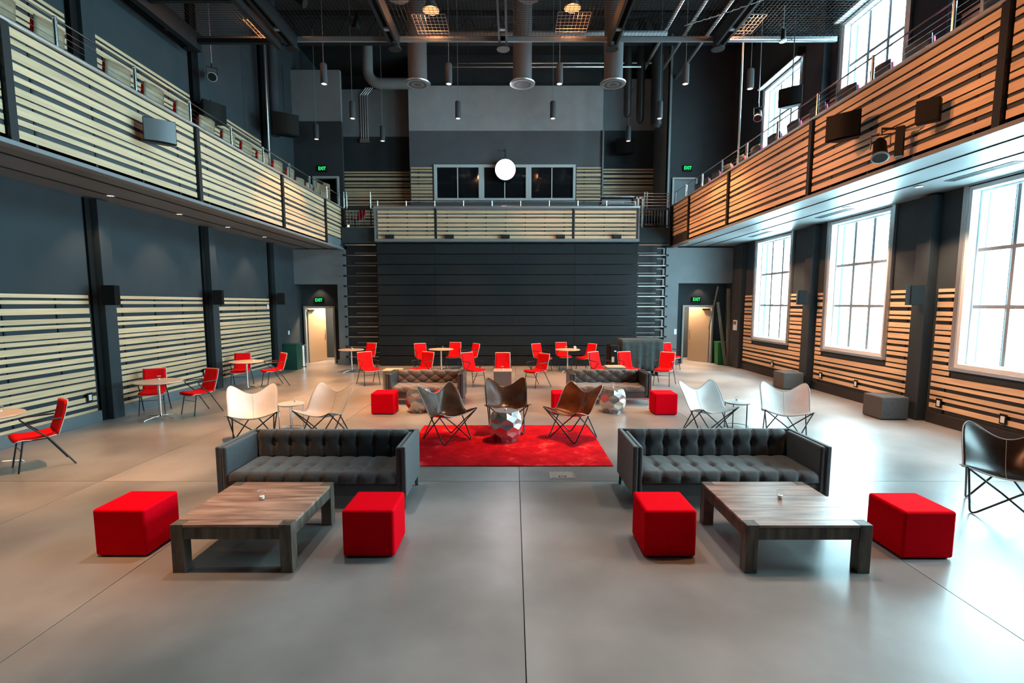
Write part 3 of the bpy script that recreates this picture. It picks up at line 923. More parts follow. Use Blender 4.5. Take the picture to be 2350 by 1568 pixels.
# vertical poles
for (x, y, z0, lab) in [(-7.45, 15.7, 5.2, 'thin bright vertical pipe rising past the left balcony'), (5.95, 13.6, 5.9, 'thin bright vertical pipe rising behind the window side railing')]:
    t = thing('standing_pipe', lab, 'pipe', (x, y, z0))
    MB().tube([(0, 0, 0), (0, 0, 12 - z0)], 0.028, 8).build('tube', 'alu', t, smooth=True)
for x in (-5.95,):
    t = thing('conduit_bundle', 'bundle of four thin conduits on the upper back wall at left', 'pipe', (x - 0.22, 20.95, 8.95))
    for k in range(4):
        MB().tube([(k * 0.09, 0, 0), (k * 0.09, 0, 1.7), (k * 0.09 + 0.25, 0, 2.0)], 0.02, 6).build('conduit', 'alu', t)
    MB().box(-0.05, 0.32, -0.06, 0.02, -0.15, 0.0).build('junction_box', 'alu', t)
# chain loop
t = thing('hanging_chain', 'steel chain sagging across the wire grid at upper right', 'chain', (0, 0, 0))
ch = MB()
for k in range(70):
    u = k / 69
    x = 4.0 + 4.0 * u; yy = 12.2 - 4.2 * u; zz = GZ - 0.10 - 0.35 * (1 - (2 * u - 0.9) ** 2) * 0.6
    ch.tube([(x - 0.03, yy + 0.02, zz), (x, yy, zz + (0.018 if k % 2 else 0.0)), (x + 0.03, yy - 0.02, zz)], 0.011, 5)
ch.build('links', 'alu', t, kind='stuff')

# work lights above the edge of the grid
wlp = thing('work_light', 'x', 'work light')
MB().lathe([(0.20, 0.0), (0.12, 0.16), (0.07, 0.26)], 20).build('reflector', 'steel_grey', wlp, smooth=True, auto=40)
MB().lathe([(0.17, 0.004), (0.17, -0.006)], 20).build('lens', 'warm_glow', wlp)
for k in range(9):  # pale bars stand in for the wire mesh lit by the lamp
    MB().box(-0.38 + k * 0.095, -0.372 + k * 0.095, -0.45, 0.40, -0.34, -0.33).build('lit_mesh_bar', 'shell', wlp)
for k in range(7):
    MB().box(-0.38, 0.388, -0.45 + k * 0.14, -0.442 + k * 0.14, -0.33, -0.32).build('lit_mesh_bar', 'shell', wlp)
fw = [True]
for x, z, lab in [(-5.85, 9.15, 'leftmost'), (-1.96, 9.25, 'second from left'), (1.41, 9.30, 'third from left'), (5.46, 9.25, 'rightmost')]:
    place(wlp, fw, (x, 12.6, z), 0, '%s of the orange glowing work lights above the grid edge' % lab, 'work lights above the grid edge')
    light('work_lamp', 'POINT', (x, 12.7, z - 0.10), 32, (1.0, 0.38, 0.14), size=0.06)

ORD = ['first', 'second', 'third', 'fourth', 'fifth', 'sixth', 'seventh', 'eighth', 'ninth', 'tenth', 'eleventh', 'twelfth', 'thirteenth', 'fourteenth', 'fifteenth', 'sixteenth']
# ------------------------------------------------------------------ pendants
pd = thing('pendant_light', 'x', 'pendant light')
MB().lathe([(0.088, 0.0), (0.090, 0.02), (0.090, 0.49), (0.07, 0.52)], 20).build('cylinder_shade', 'upstand', pd, smooth=True, auto=40)
MB().lathe([(0.070, -0.002), (0.070, 0.01)], 16).build('lens', 'pend_lens', pd)
MB().tube([(0, 0, 0.52), (0, 0, 3.8)], 0.007, 5).build('cord', 'steel_grey', pd)
fp = [True]
PEND = [(-5.08, 14.0, 'leftmost pendant of the nearest row'), (-1.73, 14.0, 'second pendant from left in the nearest row'), (1.24, 14.0, 'third pendant from left in the nearest row'), (4.62, 14.0, 'fourth pendant from left in the nearest row'), (6.50, 14.3, 'rightmost pendant of the nearest row, over the balcony'),
        (-5.12, 16.5, 'leftmost pendant of the middle row'), (-1.76, 16.5, 'second pendant of the middle row'), (1.26, 16.5, 'third pendant of the middle row'), (4.66, 16.5, 'rightmost pendant of the middle row'),
        (-7.06, 18.5, 'leftmost pendant of the far row'), (-4.74, 18.7, 'second pendant of the far row'), (4.17, 18.7, 'rightmost pendant of the far row')]
for (x, y, lab) in PEND:
    place(pd, fp, (x, y, 8.17), 0, 'grey cylinder light, ' + lab, 'hanging cylinder lights')
for (x, y, lab) in PEND[:9]:
    light('pendant_beam', 'SPOT', (x, y, 8.12), 900 if y < 15 else 750, WARM, aim=(x, y, 0), size=0.06, spot=75 if y < 15 else 48, blend=0.5)

# added warm fill spots, aimed at the lounge and at the window side
FILL_SPOTS = [((-3.6, 8.0, 8.5), (-5.8, 7.4, 0), 2300, 34), ((-3.6, 4.0, 8.5), (-4.4, 4.8, 0), 1700, 40), ((-2.9, 9.0, 8.5), (-3.2, 10.5, 0), 2300, 42),
         ((2.4, 9.0, 8.5), (1.0, 9.4, 0), 1700, 40), ((5.0, 5.0, 8.5), (2.2, 4.4, 0), 600, 36), ((-3.6, 12.0, 8.5), (-5.6, 13.2, 0), 2200, 34), ((-3.0, 10.0, 8.5), (-4.0, 11.5, 0), 1300, 40)]
FILL_RIG = []
for (p, a, e, sa) in FILL_SPOTS:
    light('fill_spot', 'SPOT', p, e, WARM, aim=a, size=0.08, spot=sa, blend=0.8)
    FILL_RIG.append((p, a))
for (p, a) in [((-2.4, 6.4, 8.5), (-2.4, 3.9, 0)), ((2.4, 6.4, 8.5), (2.4, 3.9, 0)), ((0.0, 6.0, 8.5), (0.0, 2.6, 0))]:  # added neutral fill over the front floor and table tops
    light('fill_spot', 'SPOT', p, 520, (1.0, 0.86, 0.76), aim=a, size=0.08, spot=48, blend=0.8)
    FILL_RIG.append((p, a))
# added warm floods wash the window side boards; the two farthest ones sit beside the left pendants
for (x, y, z, e) in [(-4.3, 5.0, 8.5, 1700), (-4.3, 8.0, 8.5, 1900), (-4.3, 11.0, 8.5, 1900), (-4.9, 14.0, 8.4, 2000), (-4.95, 16.5, 8.4, 1500)]:
    light('fill_flood', 'SPOT', (x, y, z), e, (1.0, 0.40, 0.18), aim=(5.85, y + 0.3, 3.45), size=0.12, spot=36, blend=0.6)
    if y < 12:
        FILL_RIG.append(((x, y, z), (5.85, y + 0.3, 3.45)))
for k, (p, a) in enumerate(FILL_RIG):  # spotlight bodies added where the fill lamps hang
    t = thing('added_spotlight', 'added black spotlight on a fill light under the wire grid, %s counted from the left rear' % ORD[k], 'stage light', p)
    d = (Vector(p) - Vector(a)).normalized()
    MB().tube([tuple(d * 0.03), tuple(d * 0.12), tuple(d * 0.34)], 0.10, 14, r2=0.05).build('barrel', 'black', t, smooth=True, auto=40)
    MB().tube([(0.12, 0, 0.1), (0.12, 0, 0.30), (-0.12, 0, 0.30), (-0.12, 0, 0.1)], 0.010, 6).build('yoke', 'black_metal', t)

# the bright lamp in front of the booth
lp = thing('projector_lamp', 'dazzling white lamp hung before the control booth windows', 'stage light', (-0.31, 20.05, 7.49))
MB().tube([(0, 0.12, 0), (0, -0.10, 0)], 0.42, 28).build('housing', 'black', lp, smooth=True, auto=40)
MB().tube([(0, -0.10, 0), (0, -0.12, 0)], 0.39, 28).build('lens', 'lamp_white', lp, smooth=True, auto=40)
MB().tube([(0, 0, 0.42), (0, 0, 0.8), (0, 0.3, 0.8)], 0.02, 6).build('yoke', 'steel_dark', lp)
light('projector_beam', 'SPOT', (-0.31, 19.9, 7.49), 220, (1.0, 0.92, 0.98), aim=(-0.2, 6, 0), size=0.25, spot=95, blend=0.9)

# ------------------------------------------------------------------ speakers and fixtures
cs = thing('column_speaker', 'x', 'speaker')
MB().box(-0.11, 0.11, -0.12, 0.12, 0, 0.38).build('case', 'black', cs, bevel=0.01)
MB().box(-0.095, 0.095, -0.126, -0.12, 0.02, 0.36).build('grille', 'black', cs)
MB().box(-0.02, 0.02, 0.10, 0.22, 0.15, 0.22).build('bracket', 'black', cs)
fc = [True]
for (x, y, r, lab) in [(-7.74, 9.62, 20, 'small black speaker on the left wall column nearest the camera'), (-7.74, 13.12, 20, 'small black speaker on the middle left wall column'), (-7.74, 16.66, 20, 'small black speaker on the left wall column by the green bin'),
                       (7.72, 9.62, -20, 'small black speaker on the window wall column nearest the camera'), (7.72, 13.38, -20, 'small black speaker on the window wall column behind the far grey cube')]:
    place(cs, fc, (x, y, 2.27), math.radians(r), lab, 'small speakers on the wall columns')


def wedge_speaker(name, label, loc, rz, m='black', s=1.0, hang=False, tilt=0):
    t = thing(name, label, 'speaker', loc, rz)
    w, d, h = 0.30 * s, 0.34 * s, 0.50 * s
    mb = MB()
    mb.v = [(-w, -d / 2, 0), (w, -d / 2, 0), (w * 0.62, d / 2, 0.04 * s), (-w * 0.62, d / 2, 0.04 * s), (-w, -d / 2, h), (w, -d / 2, h), (w * 0.62, d / 2, h * 0.95), (-w * 0.62, d / 2, h * 0.95)]
    mb.f = [(3, 2, 1, 0), (4, 5, 6, 7), (0, 1, 5, 4), (1, 2, 6, 5), (2, 3, 7, 6), (3, 0, 4, 7)]
    mb.build('case', 'black', t, bevel=0.012)
    gr = MB().grid(lambda u, v: (-w * 0.95 + 1.9 * w * u, -d / 2 - 0.012 - 0.05 * s * math.sin(math.pi * u), 0.02 + (h - 0.04) * v), 10, 2)
    gr.build('grille', m, t, smooth=True)
    MB().tube([(0, d / 2, h * 0.5), (0, d / 2 + 0.12, h * 0.5)], 0.03, 8).build('bracket', 'black', t)
    if hang:
        MB().tube([(0, 0, h), (0, 0, h + hang)], 0.012, 6).build('hanging_cable', 'steel_dark', t)
    return t


wedge_speaker('balcony_speaker', 'blue grey fronted speaker fixed on the left balcony boards', (-6.0, 8.75, 4.98), math.radians(40), 'steel_grey', 0.78)
wedge_speaker('balcony_speaker', 'large black speaker fixed on the orange balcony boards', (5.50, 8.55, 4.98), math.radians(-50), 'black', 0.85)
wedge_speaker('hung_speaker', 'black speaker hung beside the dark duct at the end of the left wall', (-7.2, 16.3, 7.55), math.radians(30), 'black', 1.3, 1.5)
wedge_speaker('hung_speaker', 'black speaker on the left wall column over the balcony seats', (-7.75, 13.3, 6.9), math.radians(60), 'black', 1.0, 0.1)
wedge_speaker('hung_speaker', 'black speaker on the dark wall right of the booth windows', (4.5, 20.7, 8.25), math.radians(-15), 'black', 1.2, 0.1)
wedge_speaker('hung_speaker', 'dark speaker in front of the far upper window', (6.9, 12.9, 7.15), math.radians(-40), 'black', 0.9, 4.4)


def par_light(label, loc, rz, pitch, rod=0, arm=0):
    t = thing('stage_spotlight', label, 'stage light', loc, rz)
    if rod:
        MB().tube([(0, 0, 0.30), (0, 0, rod)], 0.012, 6).build('drop_rod', 'alu', t)
    b = MB().lathe([(0.05, -0.18), (0.085, -0.10), (0.095, 0.10), (0.11, 0.16)], 16)
    b.xf(Matrix.Rotation(math.radians(pitch), 4, 'X'))
    b.build('barrel', 'black', t, smooth=True, auto=40)
    r = MB().lathe([(0.112, 0.155), (0.118, 0.18), (0.10, 0.185)], 16); r.xf(Matrix.Rotation(math.radians(pitch), 4, 'X'))
    r.build('rim', 'steel_grey', t)
    r = MB().lathe([(0.095, 0.186), (0.095, 0.188)], 16); r.xf(Matrix.Rotation(math.radians(pitch), 4, 'X'))
    r.build('lens', 'black', t)
    MB().tube([(-0.12, 0, 0), (-0.12, 0, 0.20), (0.12, 0, 0.20), (0.12, 0, 0)], 0.012, 6).build('yoke', 'black_metal', t)
    MB().tube([(0, 0, 0.20), (0, 0, 0.30)], 0.02, 6).build('clamp', 'black_metal', t)
    if arm:
        MB().tube([(0, 0, 0.29), (arm * math.cos(rz), -arm * math.sin(rz), 0.29)], 0.018, 6).build('wall_arm', 'black_metal', t)
    return t


par_light('black stage spotlight tilted down on the orange balcony boards', (5.52, 7.75, 4.62), math.radians(-30), 150, 0, 0.31)
par_light('dark stage spotlight on the left upper wall column', (-7.7, 13.35, 8.1), math.radians(30), 120, 3.9)
par_light('pale stage spotlight on a drop rod beside the far upper window', (6.9, 14.6, 7.6), math.radians(-30), 140, 4.4)
t = thing('barn_door_floodlight', 'square black floodlight on an arm on the orange balcony boards', 'stage light', (5.62, 7.02, 4.74), math.radians(-50))
MB().box(-0.13, 0.13, -0.07, 0.07, 0, 0.30).build('housing', 'black', t, bevel=0.01)
MB().tube([(0, 0.07, 0.1), (0.0, 0.35, 0.08), (-0.35, 0.35, 0.05)], 0.014, 6).build('arm', 'alu', t)
MB().tube([(0, 0.07, 0.2), (0.0, 0.35, 0.16)], 0.012, 6).build('arm', 'alu', t)
MB().box(-0.42, -0.32, 0.28, 0.36, -0.30, 0.12).build('ballast_box', 'black', t)
t = thing('ring_spotlight', 'white rimmed small spotlight under the grid near the window wall', 'stage light', (5.95, 11.6, 8.05))
MB().lathe([(0.05, 0.0), (0.075, 0.0), (0.075, 0.03), (0.05, 0.03)], 18).build('rim', 'white_plastic', t)
MB().lathe([(0.05, 0.03), (0.05, 0.25)], 14).build('barrel', 'black', t)
MB().tube([(0, 0, 0.25), (0, 0, 0.75)], 0.01, 5).build('stem', 'steel_grey', t)

# ------------------------------------------------------------------ balcony seats
def theatre_seat(name, shell, pad):
    t = thing(name, 'x', 'seat')
    MB().grid(lambda u, v: (-0.24 + 0.48 * u, 0.18 + 0.05 * v + 0.05 * math.sin(math.pi * u) - 0.03, 0.42 + 0.56 * v), 8, 4).build('back_shell', shell, t, smooth=True, solid=0.02)
    MB().grid(lambda u, v: (-0.23 + 0.46 * u, 0.13 + 0.05 * v + 0.05 * math.sin(math.pi * u) - 0.03, 0.44 + 0.50 * v), 8, 4).build('back_cushion', pad, t, smooth=True, solid=0.05)
    MB().box(-0.23, 0.23, -0.26, 0.16, 0.40, 0.47).build('seat_cushion', pad, t, bevel=0.02)
    MB().tube([(0, 0, 0), (0, 0, 0.40)], 0.04, 10).build('pedestal', 'black_metal', t)
    MB().lathe([(0.20, 0.0), (0.19, 0.02), (0.05, 0.04)], 16).build('base', 'black_metal', t)
    return t


bs = theatre_seat('theatre_chair', 'ply', 'red'); fs = [True]
ORD = ['first', 'second', 'third', 'fourth', 'fifth', 'sixth', 'seventh', 'eighth', 'ninth', 'tenth', 'eleventh', 'twelfth', 'thirteenth', 'fourteenth', 'fifteenth', 'sixteenth']
LY = [6.1, 7.0, 7.75, 9.05, 9.9, 10.75, 11.55, 12.4, 13.2, 14.05, 14.9, 15.7, 16.4, 17.1, 17.75, 18.4]
for k, y in enumerate(LY):
    place(bs, fs, (-7.02, y, 5.42 if k < 12 else 5.30), head(-0.97, 0.12 - 0.06 * (k % 3)), 'plywood backed red seat on the left balcony, %s from the camera' % ORD[k], 'plywood backed seats on the left balcony')
bs2 = theatre_seat('theatre_chair', 'ply_dark', 'pink'); fs = [True]
RY = [6.9, 8.25, 9.05, 9.95, 10.85, 11.75, 12.6, 13.5, 14.4, 15.3, 16.1, 16.9, 17.6]
for k, y in enumerate(RY):
    place(bs2, fs, (6.55, y, 5.42), head(0.97, 0.12 - 0.06 * (k % 3)), 'dark backed magenta seat on the window side balcony, %s from the camera' % ORD[k], 'dark backed seats on the window side balcony')


# ------------------------------------------------------------------ red armchairs
def red_chair():
    t = thing('red_chair', 'x', 'chair')
    def seat(u, v, dz=0):
        x = (-0.225 + 0.45 * u) * (1 - 0.08 * v)
        y = -0.25 + 0.44 * v
        z = 0.455 - 0.035 * max(0, 1 - v * 5) ** 2 - 0.03 * math.sin(math.pi * v) + 0.018 * (2 * u - 1) ** 2
        return (x, y, z + dz)
    def back(u, v, dy=0):
        x = (-0.22 + 0.44 * u) * (1 - 0.03 * v)
        y = 0.19 + 0.035 * math.sin(math.pi * v * 0.6) + 0.10 * v + 0.025 * (1 - (2 * u - 1) ** 2)
        z = 0.45 + 0.47 * v
        return (x, y + dy, z)
    MB().grid(lambda u, v: seat(u, v, -0.012), 8, 10).build('seat_shell', 'shell', t, smooth=True, solid=0.012)
    MB().grid(lambda u, v: seat(0.015 + u * 0.97, v, 0.012), 8, 10).build('seat', 'red', t, smooth=True, solid=0.032)
    MB().grid(lambda u, v: back(u, v, 0.012), 8, 10).build('back_shell', 'shell', t, smooth=True, solid=0.012)
    MB().grid(lambda u, v: back(0.03 + u * 0.94, 0.02 + v * 0.955, -0.010), 8, 10).build('backrest', 'red', t, smooth=True, solid=0.028)
    for s in (-1, 1):
        MB().tube([(s * 0.20, -0.16, 0.43), (s * 0.225, -0.235, 0.0)], 0.0105, 8).build('leg', 'black_metal', t, smooth=True, auto=50)
        # the rear leg runs on up to the arm
        MB().tube([(s * 0.245, 0.36, 0.0), (s * 0.235, 0.10, 0.43), (s * 0.235, -0.10, 0.63)], 0.0105, 8).build('leg', 'black_metal', t, smooth=True, auto=50)
        MB().tube([(s * 0.235, -0.10, 0.63), (s * 0.237, -0.125, 0.665), (s * 0.24, -0.08, 0.685), (s * 0.245, 0.05, 0.685), (s * 0.235, 0.25, 0.69)], 0.012, 8).build('armrest', 'black_metal', t, smooth=True, auto=60)
        MB().tube([(s * 0.20, -0.16, 0.425), (s * 0.235, 0.10, 0.43)], 0.009, 6).build('side_rail', 'black_metal', t)
    MB().tube([(-0.212, -0.19, 0.30), (0.212, -0.19, 0.30)], 0.006, 6).build('stretcher', 'black_metal', t)
    return t


rc = red_chair(); fr_ = [True]
G1 = 'red armchairs around the cafe tables'
CH = [(-6.74, 6.86, -0.61, -0.79, 'red armchair nearest the camera at far left, by the first round table'),
      (-7.58, 10.32, 0.45, -0.89, 'red armchair against the left boards behind the second round table'),
      (-6.62, 10.30, -0.45, -0.89, 'red armchair seen from the side, right of the second round table'),
      (-7.55, 13.65, 0.30, -0.95, 'red armchair partly behind the third round table on the left'),
      (-6.72, 13.75, -0.70, -0.71, 'red armchair right of the third round table on the left'),
      (-5.15, 17.25, -0.40, -0.92, 'red armchair behind the round table by the left bleacher end'),
      (-4.10, 14.0, 0.60, -0.80, 'red armchair turned right, left of the brown sofa on the left'),
      (-3.12, 17.05, 0.45, -0.89, 'red armchair left of the round table in front of the bleachers, left group'),
      (-2.62, 14.0, -0.50, -0.86, 'red armchair just behind the left end of the left brown sofa'),
      (-2.12, 17.5, -0.10, -0.99, 'red armchair right behind the round table of the left group'),
      (-1.55, 17.1, -0.80, -0.60, 'red armchair right of the round table of the left group, turned left'),
      (-1.10, 13.85, 0.68, -0.73, 'red armchair behind the right end of the left brown sofa, turned right'),
      (-0.30, 13.75, 0.0, -1.0, 'red armchair facing the camera behind the small square table in the middle'),
      (0.62, 13.6, -0.75, -0.66, 'red armchair turned left between the two brown sofas'),
      (1.00, 16.95, 0.64, -0.77, 'red armchair left of the round table of the right group'),
      (1.78, 17.5, 0.2, -0.98, 'red armchair behind the round table with the white cup'),
      (2.48, 17.0, -0.80, -0.60, 'red armchair right of the table with the white cup, turned left'),
      (2.50, 14.0, 0.60, -0.80, 'red armchair behind the middle of the right brown sofa'),
      (3.30, 14.0, 0.30, -0.95, 'red armchair behind the right end of the right brown sofa, before the draped cart'),
      (4.25, 13.9, -0.55, -0.83, 'red armchair right of the right brown sofa, turned left'),
      (5.52, 17.3, 0.30, -0.95, 'red armchair by the right door, behind another red armchair')]
for (x, y, hx, hy, lab) in CH:
    place(rc, fr_, (x, y, 0), head(hx, hy), lab, G1)
place(rc, fr_, (-6.0, 19.35, 5.05), head(-0.6, -0.8), 'red armchair upstairs behind the balusters', G1)


# ------------------------------------------------------------------ votive candle glasses
def votive():
    t = thing('votive_candle', 'x', 'candle')
    o = MB().lathe([(0.001, 0.001), (0.030, 0.001), (0.036, 0.085), (0.033, 0.085), (0.027, 0.006)], 16, caps=False).build('glass_cup', 'glass', t, smooth=True, auto=40)
    MB().lathe([(0.022, 0.008), (0.023, 0.035)], 14).build('wax', 'wax', t, smooth=True, auto=40)
    MB().tube([(0, 0, 0.035), (0, 0, 0.047)], 0.0015, 4).build('wick', 'black', t)
    MB().tube([(0.035 * math.cos(a), 0.035 * math.sin(a), 0.085) for a in [math.pi * i / 9 for i in range(18)]], 0.0016, 5, closed=True).build('rim', 'white_plastic', t)
    return t


vt = votive(); fv = [True]
GV = 'votive candle glasses'

# ------------------------------------------------------------------ cafe tables
def cafe_table(r=0.42):
    t = thing('cafe_table', 'x', 'table')
    MB().lathe([(r - 0.02, 0.735), (r, 0.742), (r, 0.757), (r - 0.004, 0.760)], 40).build('tabletop', 'maple', t, smooth=True, auto=30)
    MB().lathe([(r - 0.03, 0.728), (r - 0.012, 0.736)], 40).build('edge_underside', 'black', t)
    MB().tube([(0, 0, 0.06), (0, 0, 0.73)], 0.028, 14).build('pole', 'chrome', t, smooth=True, auto=40)
    MB().lathe([(0.10, 0.72), (0.10, 0.73)], 16).build('mounting_plate', 'black', t)
    MB().lathe([(0.05, 0.045), (0.035, 0.08)], 14).build('hub', 'chrome', t, smooth=True, auto=40)
    for k in range(4):
        a = math.pi / 4 + k * math.pi / 2
        c, s = math.cos(a), math.sin(a)
        MB().tube([(0, 0, 0.06), (c * 0.15, s * 0.15, 0.05), (c * 0.33, s * 0.33, 0.022), (c * 0.35, s * 0.35, 0.0)], 0.014, 8, r2=0.011).build('foot', 'chrome', t, smooth=True, auto=50)
    return t


ct = cafe_table(); fct = [True]
GT = 'round maple cafe tables'
for (x, y, a, lab) in [(-7.37, 6.80, 0.2, 'round maple cafe table cut off by the left edge of the picture'), (-7.10, 9.83, 0.5, 'round maple cafe table by the left wall, second from the camera'),
                       (-7.17, 13.25, 0.8, 'round maple cafe table by the left wall, third from the camera'), (-5.47, 16.70, 0.2, 'round maple cafe table at the left end of the bleachers'),
                       (-2.47, 16.9, 0.4, 'round maple cafe table before the bleachers, in the left group'), (1.84, 16.75, 0.1, 'round maple cafe table before the bleachers, with a white cup')]:
    place(ct, fct, (x, y, 0), a, lab, GT)
for (x, y, z, lab) in [(-7.30, 6.95, 0.76, 'votive glass on the cafe table cut off at the left edge'), (-7.17, 9.95, 0.76, 'votive glass on the second left cafe table'), (-7.0, 13.3, 0.76, 'votive glass on the third left cafe table'),
                       (-5.45, 16.75, 0.76, 'votive glass on the cafe table at the left bleacher end'), (-2.42, 16.95, 0.76, 'votive glass on the cafe table of the left rear group'), (1.78, 16.8, 0.76, 'votive glass on the cafe table with the white cup')]:
    place(vt, fv, (x, y, z), 0, lab, GV)
t = thing('paper_cup', 'white cup on the round table before the bleachers', 'cup', (2.07, 16.7, 0.76))
MB().lathe([(0.001, 0.0), (0.030, 0.0), (0.042, 0.115), (0.039, 0.115), (0.028, 0.004), (0.001, 0.004)], 16, caps=False).build('cup', 'white_plastic', t, smooth=True, auto=40)
MB().tube([(0.036, 0, 0.085), (0.066, 0, 0.08), (0.062, 0, 0.045), (0.034, 0, 0.03)], 0.005, 6).build('handle', 'white_plastic', t, smooth=True)


# small square tables with steel skirts
def square_table(label, x0, x1, y0, y1, h):
    t = thing('square_side_table', label, 'table', ((x0 + x1) / 2, (y0 + y1) / 2, 0))
    w, d = (x1 - x0) / 2, (y1 - y0) / 2
    MB().box(-w, w, -d, d, h - 0.022, h).build('tabletop', 'maple', t, bevel=0.003)
    MB().box(-w + 0.006, -w + 0.03, -d + 0.006, d - 0.006, 0.0, h - 0.022).build('side_panel', 'chrome', t)
    MB().box(w - 0.03, w - 0.006, -d + 0.006, d - 0.006, 0.0, h - 0.022).build('side_panel', 'chrome', t)
    MB().box(-w + 0.03, w - 0.03, -d + 0.008, -d + 0.02, 0.0, h - 0.022).build('front_panel', 'hextop', t)
    return t


square_table('small square table with maple top before the middle red armchair', -0.47, -0.04, 11.6, 12.05, 0.72)
square_table('small square table with maple top behind the left arm of the left brown sofa', -3.20, -2.78, 12.0, 12.45, 0.68)
square_table('small square table with maple top behind the right brown sofa', 2.32, 2.78, 12.15, 12.6, 0.74)
place(vt, fv, (-0.26, 11.8, 0.72), 0, 'votive glass on the small square table in the middle', GV)


# ------------------------------------------------------------------ coffee tables
def coffee_table(label, x0, x1, y0, y1, h=0.43):
    t = thing('coffee_table', label, 'table', ((x0 + x1) / 2, (y0 + y1) / 2, 0))
    w, d, L = (x1 - x0) / 2, (y1 - y0) / 2, 0.105
    for (sx, sy) in ((-1, -1), (1, -1), (-1, 1), (1, 1)):
        cx, cy = sx * (w - L / 2), sy * (d - L / 2)
        MB().box(-L / 2, L / 2, -L / 2, L / 2, 0, h).build('leg', 'leg_wood', t, bevel=0.004, loc=(cx, cy, 0))
    ap = 0.105
    for sy in (-1, 1):
        y = sy * (d - 0.045)
        MB().box(-w + L + 0.002, w - L - 0.002, -0.04, 0.04, -ap / 2, ap / 2 - 0.001).build('apron', 'leg_wood', t, bevel=0.003, loc=(0, y, h - ap / 2 - 0.026))
    for sx in (-1, 1):
        x = sx * (w - 0.045)
        MB().box(-0.04, 0.04, -d + L + 0.002, d - L - 0.002, -ap / 2, ap / 2 - 0.001).build('apron', 'leg_wood', t, bevel=0.003, loc=(x, 0, h - ap / 2 - 0.026))
    # planks: two notched ones at the ends lie between the leg tops, two between
    e = 0.0015
    ys = [-d, -d + L, -d + L + (2 * d - 2 * L) / 3, -d + L + 2 * (2 * d - 2 * L) / 3, d - L, d]
    MB().box(-w + L + e, w - L - e, ys[0] + 0.001, ys[1] - e, -0.012, 0.012).build('plank', 'table_wood', t, bevel=0.002, loc=(0, 0, h - 0.012))
    for k in (1, 2, 3):
        MB().box(-w + 0.001, w - 0.001, ys[k] + e, ys[k + 1] - e, -0.012, 0.012).build('plank', 'table_wood', t, bevel=0.002, loc=(0, 0, h - 0.012))
    MB().box(-w + L + e, w - L - e, ys[4] + e, ys[5] - 0.001, -0.012, 0.012).build('plank', 'table_wood', t, bevel=0.002, loc=(0, 0, h - 0.012))
    return t


coffee_table('low square plank coffee table before the left charcoal sofa, brown top', -2.92, -1.89, 4.05, 5.07)
coffee_table('low square plank coffee table before the right charcoal sofa, grey sheen on top', 1.98, 3.05, 4.04, 5.08)
place(vt, fv, (-2.41, 4.60, 0.43), 0, 'votive glass on the left coffee table', GV)
place(vt, fv, (2.57, 4.62, 0.43), 0, 'votive glass on the right coffee table', GV)


# ------------------------------------------------------------------ cube ottomans
def ottoman(m, s=0.47, h=0.45):
    t = thing('cube_ottoman', 'x', 'ottoman')
    MB().box(-s / 2, s / 2, -s / 2, s / 2, 0.012, h).build('upholstery', m, t, bevel=0.026, seg=4)
    MB().box(-s / 2 + 0.03, s / 2 - 0.03, -s / 2 + 0.03, s / 2 - 0.03, 0, 0.012).build('base', 'black', t)
    return t


ot = ottoman('red_ott'); fo = [True]
GO = 'red cube ottomans'
for (x, y, lab) in [(-3.57, 4.55, 'red cube ottoman in front at far left, left of the left coffee table'), (-1.31, 4.53, 'red cube ottoman right of the left coffee table'),
                    (1.42, 4.53, 'red cube ottoman left of the right coffee table'), (3.73, 4.50, 'magenta tinged red cube ottoman right of the right coffee table'),
                    (-2.72, 10.38, 'red cube ottoman left of the left faceted stool'), (-1.42, 10.38, 'red cube ottoman half behind the left leather butterfly chair'),
                    (1.05, 10.38, 'red cube ottoman half behind the cognac leather butterfly chair'), (3.16, 10.33, 'red cube ottoman right of the right faceted stool')]:
    place(ot, fo, (x, y, 0), 0, lab, GO)
og = ottoman('grey_felt', 0.54, 0.46); fg = [True]
place(og, fg, (7.50, 13.42, 0), 0, 'grey felt cube ottoman by the far window wall column', 'grey cube ottomans')
place(og, fg, (7.55, 9.95 - 0.02, 0), 0, 'grey felt cube ottoman by the near window wall column', 'grey cube ottomans')


# ------------------------------------------------------------------ sofas
def tufted(fn_pos, nu, nv, cells_u, cells_v, depth, diamond, name, m, parent, edge=0.06, off_v=0.0):
    """fn_pos(u,v)->(point, normal); quilted relief pressed along the normal"""
    def f(u, v):
        p, n = fn_pos(u, v)
        if diamond:
            a = abs(math.sin(math.pi * (u * cells_u + v * cells_v)))
            b = abs(math.sin(math.pi * (u * cells_u - v * cells_v)))
            h = (a * b) ** 0.45
        else:
            du = (u * cells_u) % 1.0
            a = abs(math.sin(math.pi * u * cells_u))
            line = 1 - math.exp(-(a / 0.16) ** 2) * 0.55
            vv = (v - off_v) * cells_v
            fv_ = vv - round(vv)
            fu_ = u * cells_u - round(u * cells_u)
            but = math.exp(-((fu_ / 0.20) ** 2 + (fv_ / 0.16) ** 2))
            h = line - but * 0.9
        ed = min(1, min(u, 1 - u) * nu / 3.0, min(v, 1 - v) / edge)
        h *= max(0, ed) ** 0.5
        return Vector(p) + Vector(n) * (depth * h)
    return MB().grid(f, nu, nv).build(name, m, parent, smooth=True)


